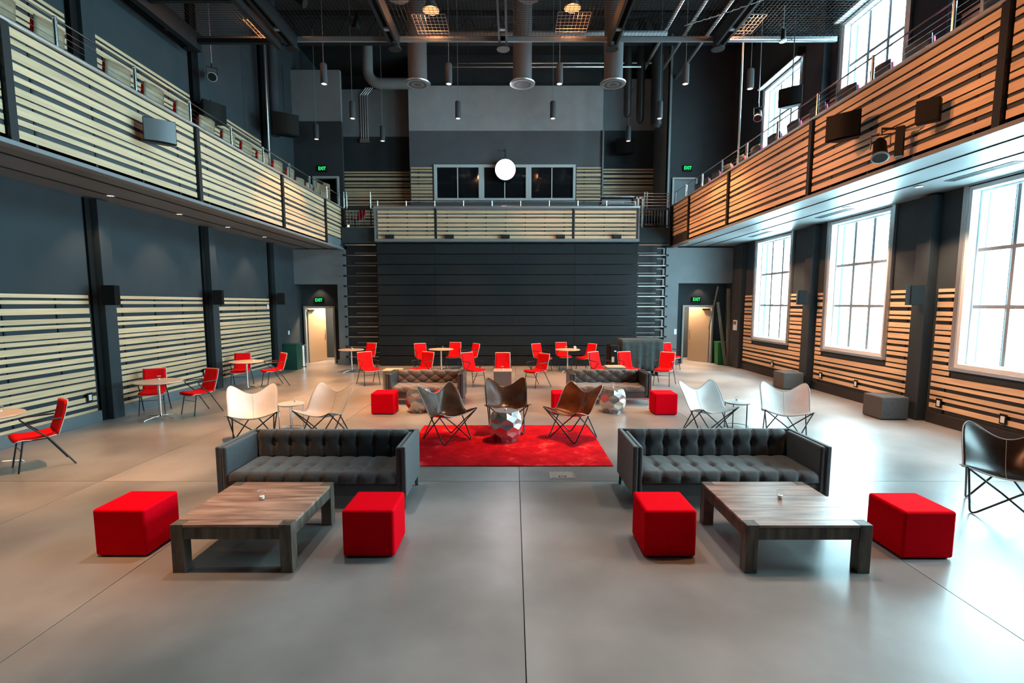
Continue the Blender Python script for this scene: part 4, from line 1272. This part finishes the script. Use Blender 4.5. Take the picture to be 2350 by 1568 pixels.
def sofa(label, x0, x1, y0, y1, h, m, m_seat, tuft_cells, diamond, legs='leg', leg_m='black_metal', arm_t=0.10, group=None, seat_top=0.43):
    t = thing('sofa', label, 'sofa', ((x0 + x1) / 2, (y0 + y1) / 2, 0), 0, group)
    w, d = (x1 - x0) / 2, (y1 - y0) / 2
    zb = 0.15
    for s in (-1, 1):
        a0, a1 = (s * w - s * arm_t * 0.55, s * w)
        MB().box(min(a0, a1), max(a0, a1), -d, d, zb, h).build('arm', m, t, bevel=0.014, seg=3)
        i0, i1 = s * w - s * arm_t * 0.57, s * w - s * arm_t * 1.15
        MB().box(min(i0, i1), max(i0, i1), -d + 0.012, d - 0.10, zb + 0.04, h - 0.006).build('arm_pad', m, t, bevel=0.022, seg=3)
    bi = w - arm_t * 0.57
    MB().box(-bi, bi, d - 0.06, d, zb, h).build('back_frame', m, t, bevel=0.014, seg=3)
    si = w - arm_t * 1.17
    MB().box(-si - 0.02, si + 0.02, -d + 0.03, d - 0.06, zb, seat_top - 0.14).build('base_rail', m, t, bevel=0.012)
    # seat cushion body and quilted top
    MB().box(-si, si, -d + 0.02, d - 0.16, seat_top - 0.14, seat_top - 0.03).build('seat_cushion', m_seat, t, bevel=0.02, seg=3)
    yf, yb = -d + 0.012, d - 0.16
    def seatf(u, v):
        x = -si + 0.002 + (2 * si - 0.004) * u
        # v: 0..0.25 rolls over the front edge
        if v < 0.22:
            k = v / 0.22
            ang = math.pi / 2 * k
            y = yf + 0.045 * (1 - math.sin(ang)); z = seat_top - 0.045 - 0.05 * (1 - k) + 0.045 * (1 - math.cos(ang)) * 0
            y = yf + 0.05 * k * k; z = seat_top - 0.10 + 0.10 * math.sin(ang) - 0.025
            n = (0, -math.cos(ang), math.sin(ang))
        else:
            k = (v - 0.22) / 0.78
            y = yf + 0.05 + (yb - yf - 0.05) * k; z = seat_top - 0.025
            n = (0, 0, 1)
        return (x, y, z), n
    tufted(seatf, tuft_cells * 8, 40, tuft_cells if not diamond else tuft_cells * 0.5, 2 if not diamond else 1.8, 0.028, diamond, 'seat_quilting', m_seat, t, off_v=0.02)
    ybk = d - 0.125
    MB().box(-si, si, d - 0.125, d - 0.055, seat_top - 0.1, h - 0.01).build('back_cushion', m_seat, t, bevel=0.02, seg=3)
    zt0, zt1 = seat_top - 0.03, h
    def backf(u, v):
        x = -si + 0.002 + (2 * si - 0.004) * u
        if v > 0.82:
            k = (v - 0.82) / 0.18
            ang = math.pi / 2 * k
            y = ybk + 0.065 * (1 - math.cos(ang)); z = zt1 - 0.05 + 0.05 * math.sin(ang) - 0.012
            n = (0, -math.cos(ang), math.sin(ang))
        else:
            y = ybk; z = zt0 + (zt1 - 0.062 - zt0) * (v / 0.82); n = (0, -1, 0)
        return (x, y, z), n
    tufted(backf, tuft_cells * 8, 32, tuft_cells if not diamond else tuft_cells * 0.5, 1 if not diamond else 1.4, 0.040, diamond, 'back_quilting', m_seat, t, off_v=0.55 if not diamond else 0)
    # buttons
    if not diamond:
        b = MB()
        for k in range(1, tuft_cells):
            x = -si + 2 * si * k / tuft_cells
            zz = zt0 + (zt1 - 0.062 - zt0) * (0.55 / 0.82)
            b.lathe([(0.010, 0), (0.008, 0.004)], 8, (0, 0, 0))
            for i in range(len(b.v) - 16, len(b.v)):
                vx, vy, vz = b.v[i]; b.v[i] = (x + vx, ybk - vz - 0.002, zz + vy)
        b.build('back_buttons', m, t, kind='stuff')
    if legs == 'leg':
        for sx in (-1, 1):
            for sy in (-1, 1):
                lx, ly = sx * (w - 0.05), sy * (d - 0.05)
                MB().tube([(0, 0, zb), (sx * 0.012, sy * 0.012, 0)], 0.030, 4, r2=0.018).build('leg', leg_m, t, loc=(lx, ly, 0))
    else:
        MB().box(-w + 0.03, w - 0.03, -d + 0.10, d - 0.03, 0.10, zb).build('plinth', 'alu', t)
        for sx in (-1, 1):
            for sy in (-1, 1):
                lx, ly = sx * (w - 0.05), sy * (d - 0.05)
                MB().box(lx - 0.02, lx + 0.02, ly - 0.02, ly + 0.02, 0, zb).build('leg', 'chrome', t)
    return t


sofa('charcoal velvet sofa in front on the left, row of buttons on its back', -3.29, -1.19, 5.34, 6.16, 0.725, 'sofa', 'sofa', 9, False)
sofa('charcoal velvet sofa in front on the right, two rows of buttons on its seat', 1.33, 3.53, 5.36, 6.20, 0.725, 'sofa', 'sofa', 9, False)
sofa('dark brown diamond tufted sofa farther back on the left', -2.90, -1.13, 11.12, 11.92, 0.72, 'sofa_side', 'sofa_brown', 10, True, legs='plinth', arm_t=0.12)
sofa('dark brown diamond tufted sofa farther back on the right', 1.28, 3.14, 11.15, 11.95, 0.72, 'sofa_side', 'sofa_brown', 10, True, legs='plinth', arm_t=0.12)

# ------------------------------------------------------------------ rug
rg = MB().box(-1.55, 1.55, -1.18, 1.18, 0, 0.014).build('rug', 'rug', bevel=0.004, loc=(-0.13, 8.03, 0.0))
rg['label'] = 'red distressed rectangular rug under the leather butterfly chairs'; rg['category'] = 'rug'


# ------------------------------------------------------------------ butterfly chairs
def butterfly(name, m_sling, m_frame, m_edge, label):
    t = thing(name, label, 'chair')
    BT = [(-0.335, 0.375, 0.885), (0.335, 0.375, 0.885)]      # back tips (front is -Y)
    FT = [(-0.355, -0.355, 0.530), (0.355, -0.355, 0.530)]  # front tips
    FL = {(-1, -1): (-0.29, -0.30, 0.010), (1, -1): (0.29, -0.30, 0.010), (-1, 1): (-0.30, 0.30, 0.010), (1, 1): (0.30, 0.30, 0.010)}
    r = 0.0105

    def loop(a, foot, b):
        # rod from tip a down to the floor corner and up to tip b, with a rounded foot
        a, foot, b = Vector(a), Vector(foot), Vector(b)
        da = (a - foot); db = (b - foot)
        p1 = foot + da.normalized() * 0.07; p2 = foot + db.normalized() * 0.07
        mid = []
        for i in range(1, 5):
            k = i / 5
            mid.append(p1 * (1 - k) ** 2 + foot * 2 * k * (1 - k) + p2 * k * k)
        q = [a, a * 0.5 + p1 * 0.5, p1] + mid + [p2, p2 * 0.5 + b * 0.5, b]
        mn = min(v.z for v in q)
        return [(v.x, v.y, v.z - (mn - r)) if v.z < 0.1 else tuple(v) for v in q]

    for (fx, fy), foot in FL.items():
        tip_a = BT[0 if fx < 0 else 1] if fy < 0 else FT[0 if fx < 0 else 1]
        tip_b = FT[1 if fx < 0 else 0] if fy < 0 else BT[1 if fx < 0 else 0]
        MB().tube(loop(tip_a, foot, tip_b), r, 8).build('frame_rod', m_frame, t, smooth=True, auto=60)

    def surf(u, v):
        # u across -1..1, v 0 (front) .. 1 (back)
        w = 2 * v - 1
        uu = u * math.sqrt(1 - 0.38 * w ** 4)
        vv = (w * math.sqrt(1 - 0.34 * u ** 4) + 1) / 2
        sp = [(-0.25, 0.430), (-0.05, 0.375), (0.12, 0.395), (0.24, 0.53), (0.335, 0.745)]
        x_e = [(0.55, -0.49, 0.62), (0.40, -0.19, 0.50), (0.37, -0.02, 0.47), (0.395, 0.17, 0.74), (0.475, 0.44, 1.08)]
        k = vv * 4; i = min(3, int(k)); f = k - i

        def cr(P, c):
            p0 = P[max(i - 1, 0)][c]; p1 = P[i][c]; p2 = P[i + 1][c]; p3 = P[min(i + 2, 4)][c]
            return 0.5 * (2 * p1 + (p2 - p0) * f + (2 * p0 - 5 * p1 + 4 * p2 - p3) * f * f + (3 * p1 - p0 - 3 * p2 + p3) * f ** 3)
        sy, sz = cr(sp, 0), cr(sp, 1)
        ex_, ey, ez = cr(x_e, 0), cr(x_e, 1), cr(x_e, 2)
        q_ = abs(uu)
        a = 0.45 * q_ * q_ * (3 - 2 * q_) + 0.55 * q_ ** 2
        return (uu * ex_, sy + (ey - sy) * a, sz + (ez - sz) * a)

    sl = MB().grid(lambda a, b: surf(2 * a - 1, b), 28, 32)
    o = sl.build('sling', m_sling, t, smooth=True)
    ss = o.modifiers.new('smooth', 'SMOOTH'); ss.factor = 0.5; ss.iterations = 3
    md = o.modifiers.new('thickness', 'SOLIDIFY'); md.thickness = 0.007; md.offset = 0
    rim = [surf(-1 + 2 * i / 24, 0) for i in range(24)] + [surf(1, i / 24) for i in range(24)] + [surf(1 - 2 * i / 24, 1) for i in range(24)] + [surf(-1, 1 - i / 24) for i in range(24)]
    MB().tube(rim, 0.0062, 6, closed=True).build('edge_piping', m_edge, t, smooth=True)
    seam = [tuple(Vector(surf(0, 0.02 + 0.96 * i / 20)) + Vector((0, -0.003, 0.004))) for i in range(21)]
    MB().tube(seam, 0.003, 5).build('centre_seam', m_edge, t, smooth=True)
    return t


wb = butterfly('butterfly_chair', 'white_leather', 'black_metal', 'cream_edge', 'x'); fwb = [True]
GB = 'white leather butterfly chairs'
for (x, y, hx, hy, lab) in [(-4.36, 8.18, 0.45, -0.89, 'white butterfly chair left of the left round side table'), (-3.22, 8.34, -0.30, -0.95, 'white butterfly chair right of the left round side table'),
                            (3.42, 8.62, 0.28, -0.96, 'white butterfly chair left of the right round side table'), (4.68, 8.40, -0.35, -0.94, 'white butterfly chair right of the right round side table')]:
    place(wb, fwb, (x, y, 0), head(hx, hy), lab, GB)
c1 = butterfly('butterfly_chair', 'choc_leather', 'black_metal', 'cream_edge', 'dark brown leather butterfly chair on the left of the red rug, turned right')
c1.location = (-1.12, 8.24, 0.014); c1.rotation_euler = (0, 0, head(0.70, -0.72))
c2 = butterfly('butterfly_chair', 'choc_leather', 'black_metal', 'black_leather', 'dark brown leather butterfly chair facing the camera behind the faceted stool on the rug')
c2.location = (-0.12, 8.83, 0.014); c2.rotation_euler = (0, 0, head(0.08, -1))
c3 = butterfly('butterfly_chair', 'brown_leather', 'black_metal', 'cream_edge', 'cognac brown leather butterfly chair on the right of the red rug, turned left')
c3.location = (1.02, 8.34, 0.014); c3.rotation_euler = (0, 0, head(-0.72, -0.69))
c4 = butterfly('butterfly_chair', 'black_leather', 'black_metal', 'cream_edge', 'black brown leather butterfly chair cut off by the right edge of the picture')
c4.location = (5.45, 5.32, 0); c4.rotation_euler = (0, 0, head(-0.64, -0.77))


# ------------------------------------------------------------------ round white side tables
def round_side_table(label, loc, rot, bottom_ring, legs, m_leg):
    t = thing('round_side_table', label, 'table', loc, rot)
    MB().lathe([(0.222, 0.488), (0.228, 0.490), (0.228, 0.500), (0.225, 0.502)], 36).build('tabletop', 'white_paint', t, smooth=True, auto=30)
    MB().tube([(0.212 * math.cos(a), 0.212 * math.sin(a), 0.482) for a in [2 * math.pi * i / 28 for i in range(28)]], 0.007, 6, closed=True).build('top_ring', m_leg, t)
    for k in range(legs):
        a = 2 * math.pi * k / legs
        x, y = 0.205 * math.cos(a), 0.205 * math.sin(a)
        MB().tube([(x, y, 0.0), (x, y, 0.482)], 0.008, 8).build('leg', m_leg, t, smooth=True)
    if bottom_ring:
        MB().tube([(0.205 * math.cos(a), 0.205 * math.sin(a), 0.045) for a in [2 * math.pi * i / 28 for i in range(28)]], 0.006, 6, closed=True).build('bottom_ring', m_leg, t)
    return t


round_side_table('round white side table between the two left butterfly chairs', (-4.02, 8.68, 0), 0.5, True, 4, 'alu').location = (-3.83, 8.62, 0)
bpy.data.objects['round_side_table'].location = (-4.03, 8.86, 0)
round_side_table('round white side table between the two right butterfly chairs', (4.13, 9.02, 0), 0.2, True, 5, 'black_metal')
place(vt, fv, (-4.0, 8.98, 0.502), 0, 'votive glass on the left white side table', GV)
place(vt, fv, (4.16, 9.1, 0.502), 0, 'votive glass on the right white side table', GV)


# ------------------------------------------------------------------ faceted drum stools
def hex_stool():
    t = thing('faceted_stool', 'x', 'stool')
    N = 8; rows = 4; Hh = 0.50
    dz = Hh / (rows + 0.0)
    def rad(z):
        k = (z / Hh - 0.52) / 0.52
        return 0.285 - 0.085 * k * k
    mb = MB()
    z_lines = []
    for k in range(rows + 1):
        zc = k * dz
        z_lines.append(zc)
    amp = dz * 0.26
    idx = []
    for k in range(rows + 1):
        ring = []
        for j in range(2 * N):
            a = math.pi * j / N
            # on line k, cell of row k has its bottom vertex low at even/odd positions
            low = (j % 2) == (k % 2)
            z = z_lines[k] + (-amp if low else amp)
            if k == 0 or k == rows:
                z = z_lines[k]
            z = min(max(z, 0), Hh)
            r = rad(z)
            ring.append(len(mb.v)); mb.v.append((r * math.cos(a), r * math.sin(a), z))
        idx.append(ring)
    for k in range(rows):
        for j in range(2 * N):
            if (j % 2) == (k % 2):
                a0, a1, a2 = idx[k][(j - 1) % (2 * N)], idx[k][j], idx[k][(j + 1) % (2 * N)]
                b0, b1, b2 = idx[k + 1][(j - 1) % (2 * N)], idx[k + 1][j], idx[k + 1][(j + 1) % (2 * N)]
                # dish the facet slightly around its centre
                ids = [a0, a1, a2, b2, b1, b0]
                c = sum((Vector(mb.v[i]) for i in ids), Vector()) / 6
                nrm = Vector((c.x, c.y, 0)).normalized()
                inner = []
                for i in ids:
                    p = Vector(mb.v[i]) * 0.12 + c * 0.88 - nrm * 0.010
                    inner.append(len(mb.v)); mb.v.append(tuple(p))
                for q in range(6):
                    mb.f.append((ids[q], ids[(q + 1) % 6], inner[(q + 1) % 6], inner[q]))
                mb.f.append(tuple(inner))
    mb.build('faceted_drum', 'hex', t)
    MB().lathe([(0.195, Hh - 0.015), (0.200, Hh - 0.002), (0.196, Hh + 0.004)], 18).build('top', 'hextop', t)
    MB().lathe([(0.19, 0.0), (0.19, 0.01)], 18).build('base', 'black', t)
    return t


hs = hex_stool(); fh = [True]
GH = 'faceted silver drum stools'
for (x, y, z, a, lab) in [(-2.02, 10.48, 0, 0.3, 'faceted silver drum stool before the left brown sofa'), (-0.13, 8.20, 0.014, 0.1, 'faceted silver drum stool in the middle of the red rug'), (2.12, 10.45, 0, 0.7, 'faceted silver drum stool before the right brown sofa')]:
    place(hs, fh, (x, y, z), a, lab, GH)
    place(vt, fv, (x, y, z + 0.504), 0, 'votive glass on the ' + lab[:lab.index('stool')].replace('faceted silver ', '') + 'stool ' + {'-2.02': 'by the left brown sofa', '-0.13': 'on the rug', '2.12': 'by the right brown sofa'}[str(x)], GV)

# ------------------------------------------------------------------ bins, draped cart, boards, floor box, outlets
t = thing('waste_bin', 'dark green square bin at the end of the left wall', 'bin', (-7.76, 17.38, 0))
MB().box(-0.25, 0.25, -0.22, 0.22, 0.0, 0.86).build('body', 'green', t, bevel=0.012)
MB().box(-0.26, 0.26, -0.23, 0.23, 0.86, 0.90).build('lid', 'green', t, bevel=0.01)
MB().lathe([(0.05, 0.0), (0.05, 0.02), (0.03, 0.03)], 14).xf(Matrix.Translation((-0.12, -0.22, 0.42)) @ Matrix.Rotation(math.radians(90), 4, 'X')).build('lock', 'chrome', t)
t = thing('ash_cylinder', 'slim brushed steel cylinder bin beside the green bin', 'bin', (-7.62, 17.85, 0))
MB().lathe([(0.12, 0.0), (0.12, 0.80), (0.10, 0.82)], 20).build('body', 'chrome', t, smooth=True, auto=40)
MB().lathe([(0.122, 0.02), (0.122, 0.05)], 20).build('band', 'black', t)
t = thing('waste_bin', 'bright green bin in the corner right of the right door', 'bin', (7.83, 18.75, 0))
b = MB(); b.v = [(-0.13, -0.15, 0), (0.13, -0.15, 0), (0.13, 0.15, 0), (-0.13, 0.15, 0), (-0.16, -0.18, 0.84), (0.16, -0.18, 0.84), (0.16, 0.18, 0.84), (-0.16, 0.18, 0.84)]
b.f = [(3, 2, 1, 0), (4, 5, 6, 7), (0, 1, 5, 4), (1, 2, 6, 5), (2, 3, 7, 6), (3, 0, 4, 7)]
b.build('body', 'green2', t, bevel=0.012)
MB().box(-0.17, 0.17, -0.19, 0.19, 0.84, 0.87).build('rim', 'green2', t)
for k, (a, b_, w, lab) in enumerate([((7.90, 18.35, 0), (7.62, 18.62, 2.35), 0.10, 'long weathered board leaning in the right corner'), ((7.98, 18.3, 0), (7.99, 18.6, 2.85), 0.12, 'upright weathered board against the window wall in the right corner'), ((7.45, 18.95, 1.35), (7.72, 18.9, 2.95), 0.05, 'pale thin strip crossing above the leaning board')]):
    t = thing('leaning_board', lab, 'board', a)
    v = Vector(b_) - Vector(a)
    MB().beam((0, 0, 0), tuple(v), w, 0.03, up=(0, 1, 0)).build('plank', 'board_grey' if k < 2 else 'ply', t)
t = thing('wall_phone_box', 'small white open box on the wall in the right corner', 'control box', (8.13, 17.85, 1.35))
MB().box(-0.18, -0.15, -0.14, 0.14, 0, 0.36).build('back_plate', 'white_plastic', t)
MB().box(-0.19, -0.18, -0.10, 0.10, 0.2, 0.32).build('screen', 'board_grey', t)

t = thing('draped_cart', 'dark blue grey cloth draped cart before the bleachers on the right', 'cart', (4.10, 16.05, 0))
MB().box(-0.60, 0.60, -0.33, 0.33, 0.15, 1.12).build('cabinet', 'black', t)


def drape(u, v):
    # u runs round the rectangle, v down from the top edge
    per = [(-0.65, 0.37), (-0.65, -0.37), (0.65, -0.37), (0.65, 0.37)]
    L = [0.74, 1.30, 0.74]; s = u * sum(L); k = 0
    while k < 2 and s > L[k]:
        s -= L[k]; k += 1
    f = s / L[k]
    x = per[k][0] * (1 - f) + per[k + 1][0] * f; y = per[k][1] * (1 - f) + per[k + 1][1] * f
    n = [(-1, 0), (0, -1), (1, 0)][k]
    wob = 0.035 * v * (math.sin(u * 46) + 0.6 * math.sin(u * 83 + 1))
    z = 1.16 - v * (1.02 + 0.06 * math.sin(u * 9))
    return (x + n[0] * wob, y + n[1] * wob, z)


MB().grid(drape, 120, 10).build('cloth_skirt', 'cloth_teal', t, smooth=True, solid=0.006)
MB().box(-0.655, 0.655, -0.375, 0.375, 1.15, 1.165).build('cloth_top', 'cloth_teal', t, bevel=0.006)
for sx in (-1, 1):
    for sy in (-1, 1):
        MB().lathe([(0.04, 0.0), (0.05, 0.07), (0.04, 0.15)], 12, (sx * 0.5, sy * 0.25, 0)).build('caster', 'black', t)
t = thing('black_bag', 'black covered case with beige label left of the draped cart', 'case', (3.22, 15.95, 0))
MB().box(-0.17, 0.15, -0.28, 0.28, 0, 1.0).build('cover', 'black', t, bevel=0.05, seg=3)
MB().box(-0.10, -0.02, -0.290, -0.281, 0.45, 0.62).build('label_tag', 'beige_label', t)
MB().box(-0.02, 0.04, -0.290, -0.281, 0.78, 0.82).build('small_tag', 'white_plastic', t)

t = thing('floor_box', 'square metal electrical floor box in front of the rug', 'floor box', (0.655, 6.49, 0.0))
MB().box(-0.17, 0.17, -0.14, 0.14, 0, 0.004).build('frame', 'alu', t)
MB().box(-0.145, 0.145, -0.115, 0.115, 0.004, 0.007).build('lid', 'floorbox', t)
MB().box(-0.05, 0.05, -0.09, -0.04, 0.007, 0.009).build('latch', 'steel_dark', t)
MB().box(-0.035, 0.035, -0.09, -0.055, 0.009, 0.010).build('latch_plate', 'floorbox', t)


op = thing('wall_outlet', 'x', 'outlet')
MB().box(0.0, 0.012, -0.06, 0.06, -0.085, 0.085).build('back_plate', 'black', op)
MB().box(0.012, 0.020, -0.035, 0.035, -0.06, 0.05).build('cover', 'outlet', op, bevel=0.004)
fo_ = [True]
GOu = 'outlets set into the slatted walls'
for (x, y, z, r, lab) in [(-8.09, 7.35, 0.52, 0, 'outlet in the left boards beside the cut off cafe table'), (-8.09, 9.35, 0.52, 0, 'outlet in the left boards before the first column'), (-8.09, 12.9, 0.52, 0, 'outlet in the left boards before the second column'),
                          (8.09, 8.05, 0.40, math.pi, 'outlet in the window wall boards below the near window'), (8.09, 9.30, 0.42, math.pi, 'outlet in the window wall boards just right of the near column'),
                          (8.09, 11.6, 0.42, math.pi, 'outlet in the window wall boards below the middle window'), (8.09, 12.95, 0.42, math.pi, 'outlet in the window wall boards just right of the far column'), (8.09, 15.4, 0.42, math.pi, 'outlet in the window wall boards below the far window')]:
    place(op, fo_, (x, y, z), r, lab, GOu)
for (x, y, z, r, lab) in [(-8.15, 18.0, 1.25, 0, 'small white switch plate on the left wall near the door'), (-8.10, 16.45, 2.2, 0, 'small white thermostat on the left boards')]:
    t = thing('switch_plate', lab, 'switch', (x, y, z), r)
    MB().box(0, 0.02, -0.05, 0.05, -0.07, 0.07).build('plate', 'white_plastic', t, bevel=0.004)
    MB().box(0.02, 0.026, -0.015, 0.015, -0.03, 0.03).build('toggle', 'white_paint', t)
t = thing('switch_plate', 'small pale switch plate on the pillar left of the right door', 'switch', (6.08, 18.63, 1.25), 0)
MB().box(-0.05, 0.05, 0, 0.02, -0.10, 0.10).build('plate', 'white_plastic', t)

# ------------------------------------------------------------------ things on the middle balcony
t = thing('mixing_desk', 'grey mixing desk with upright black panel and white lettering on the middle balcony', 'mixer', (3.82, 18.80, 4.95))
MB().box(-0.60, 0.60, -0.05, 0.05, 0.75, 1.24).build('meter_bridge', 'black', t, bevel=0.01)
MB().box(-0.56, 0.52, -0.07, -0.05, 0.92, 1.16).build('panel_face', 'wall_grey', t)
MB().box(-0.62, 0.62, -0.08, 0.06, 1.24, 1.265).build('top_edge', 'chrome', t)
MB().box(-0.62, 0.64, -0.40, 0.0, 0.90, 0.96).build('control_surface', 'steel_grey', t)
MB().box(-0.62, -0.54, -0.35, -0.1, 0, 0.9).box(0.54, 0.62, -0.35, -0.1, 0, 0.9).build('stand', 'steel_dark', t)
wds = MB(); random.seed(3)
x = -0.30
while x < 0.26:
    if not (0.02 < x < 0.06):
        h = random.choice([0.035, 0.045, 0.05])
        wds.box(x, x + 0.009, -0.078, -0.072, 1.02, 1.02 + h)
        wds.box(x, x + 0.028, -0.078, -0.072, 1.02 + random.choice([0, h - 0.01, h / 2]), 1.03 + h / 2 + 0.008)
    x += 0.040
wds.build('panel_marks', 'white_plastic', t)
t = thing('white_stand', 'white bracket stand beside the desk on the middle balcony', 'stand', (4.63, 18.62, 5.05))
MB().box(-0.10, -0.04, -0.05, 0.05, 0, 1.12).box(0.06, 0.13, -0.05, 0.05, 0, 1.10).box(-0.14, 0.16, -0.05, 0.05, 1.06, 1.12).build('frame', 'white_plastic', t)
t = thing('landing_monitor', 'black equipment behind the balusters right of the middle balcony', 'equipment', (5.15, 19.2, 5.05))
MB().box(-0.35, 0.35, -0.15, 0.15, 0.30, 0.52).build('case', 'black', t, bevel=0.02)
MB().tube([(-0.25, 0, 0.3), (-0.3, 0, 0)], 0.02).build('leg', 'steel_dark', t)
MB().tube([(0.25, 0, 0.3), (0.3, 0, 0)], 0.02).build('leg', 'steel_dark', t)
t = thing('aisle_light', 'small glowing step light at the foot of the left landing balusters', 'light', (-5.98, 18.40, 5.10))
MB().box(-0.035, 0.035, -0.02, 0.0, -0.04, 0.04).build('lens', 'pend_lens', t)
MB().box(-0.045, 0.045, 0.0, 0.03, -0.05, 0.05).build('housing', 'steel_dark', t)
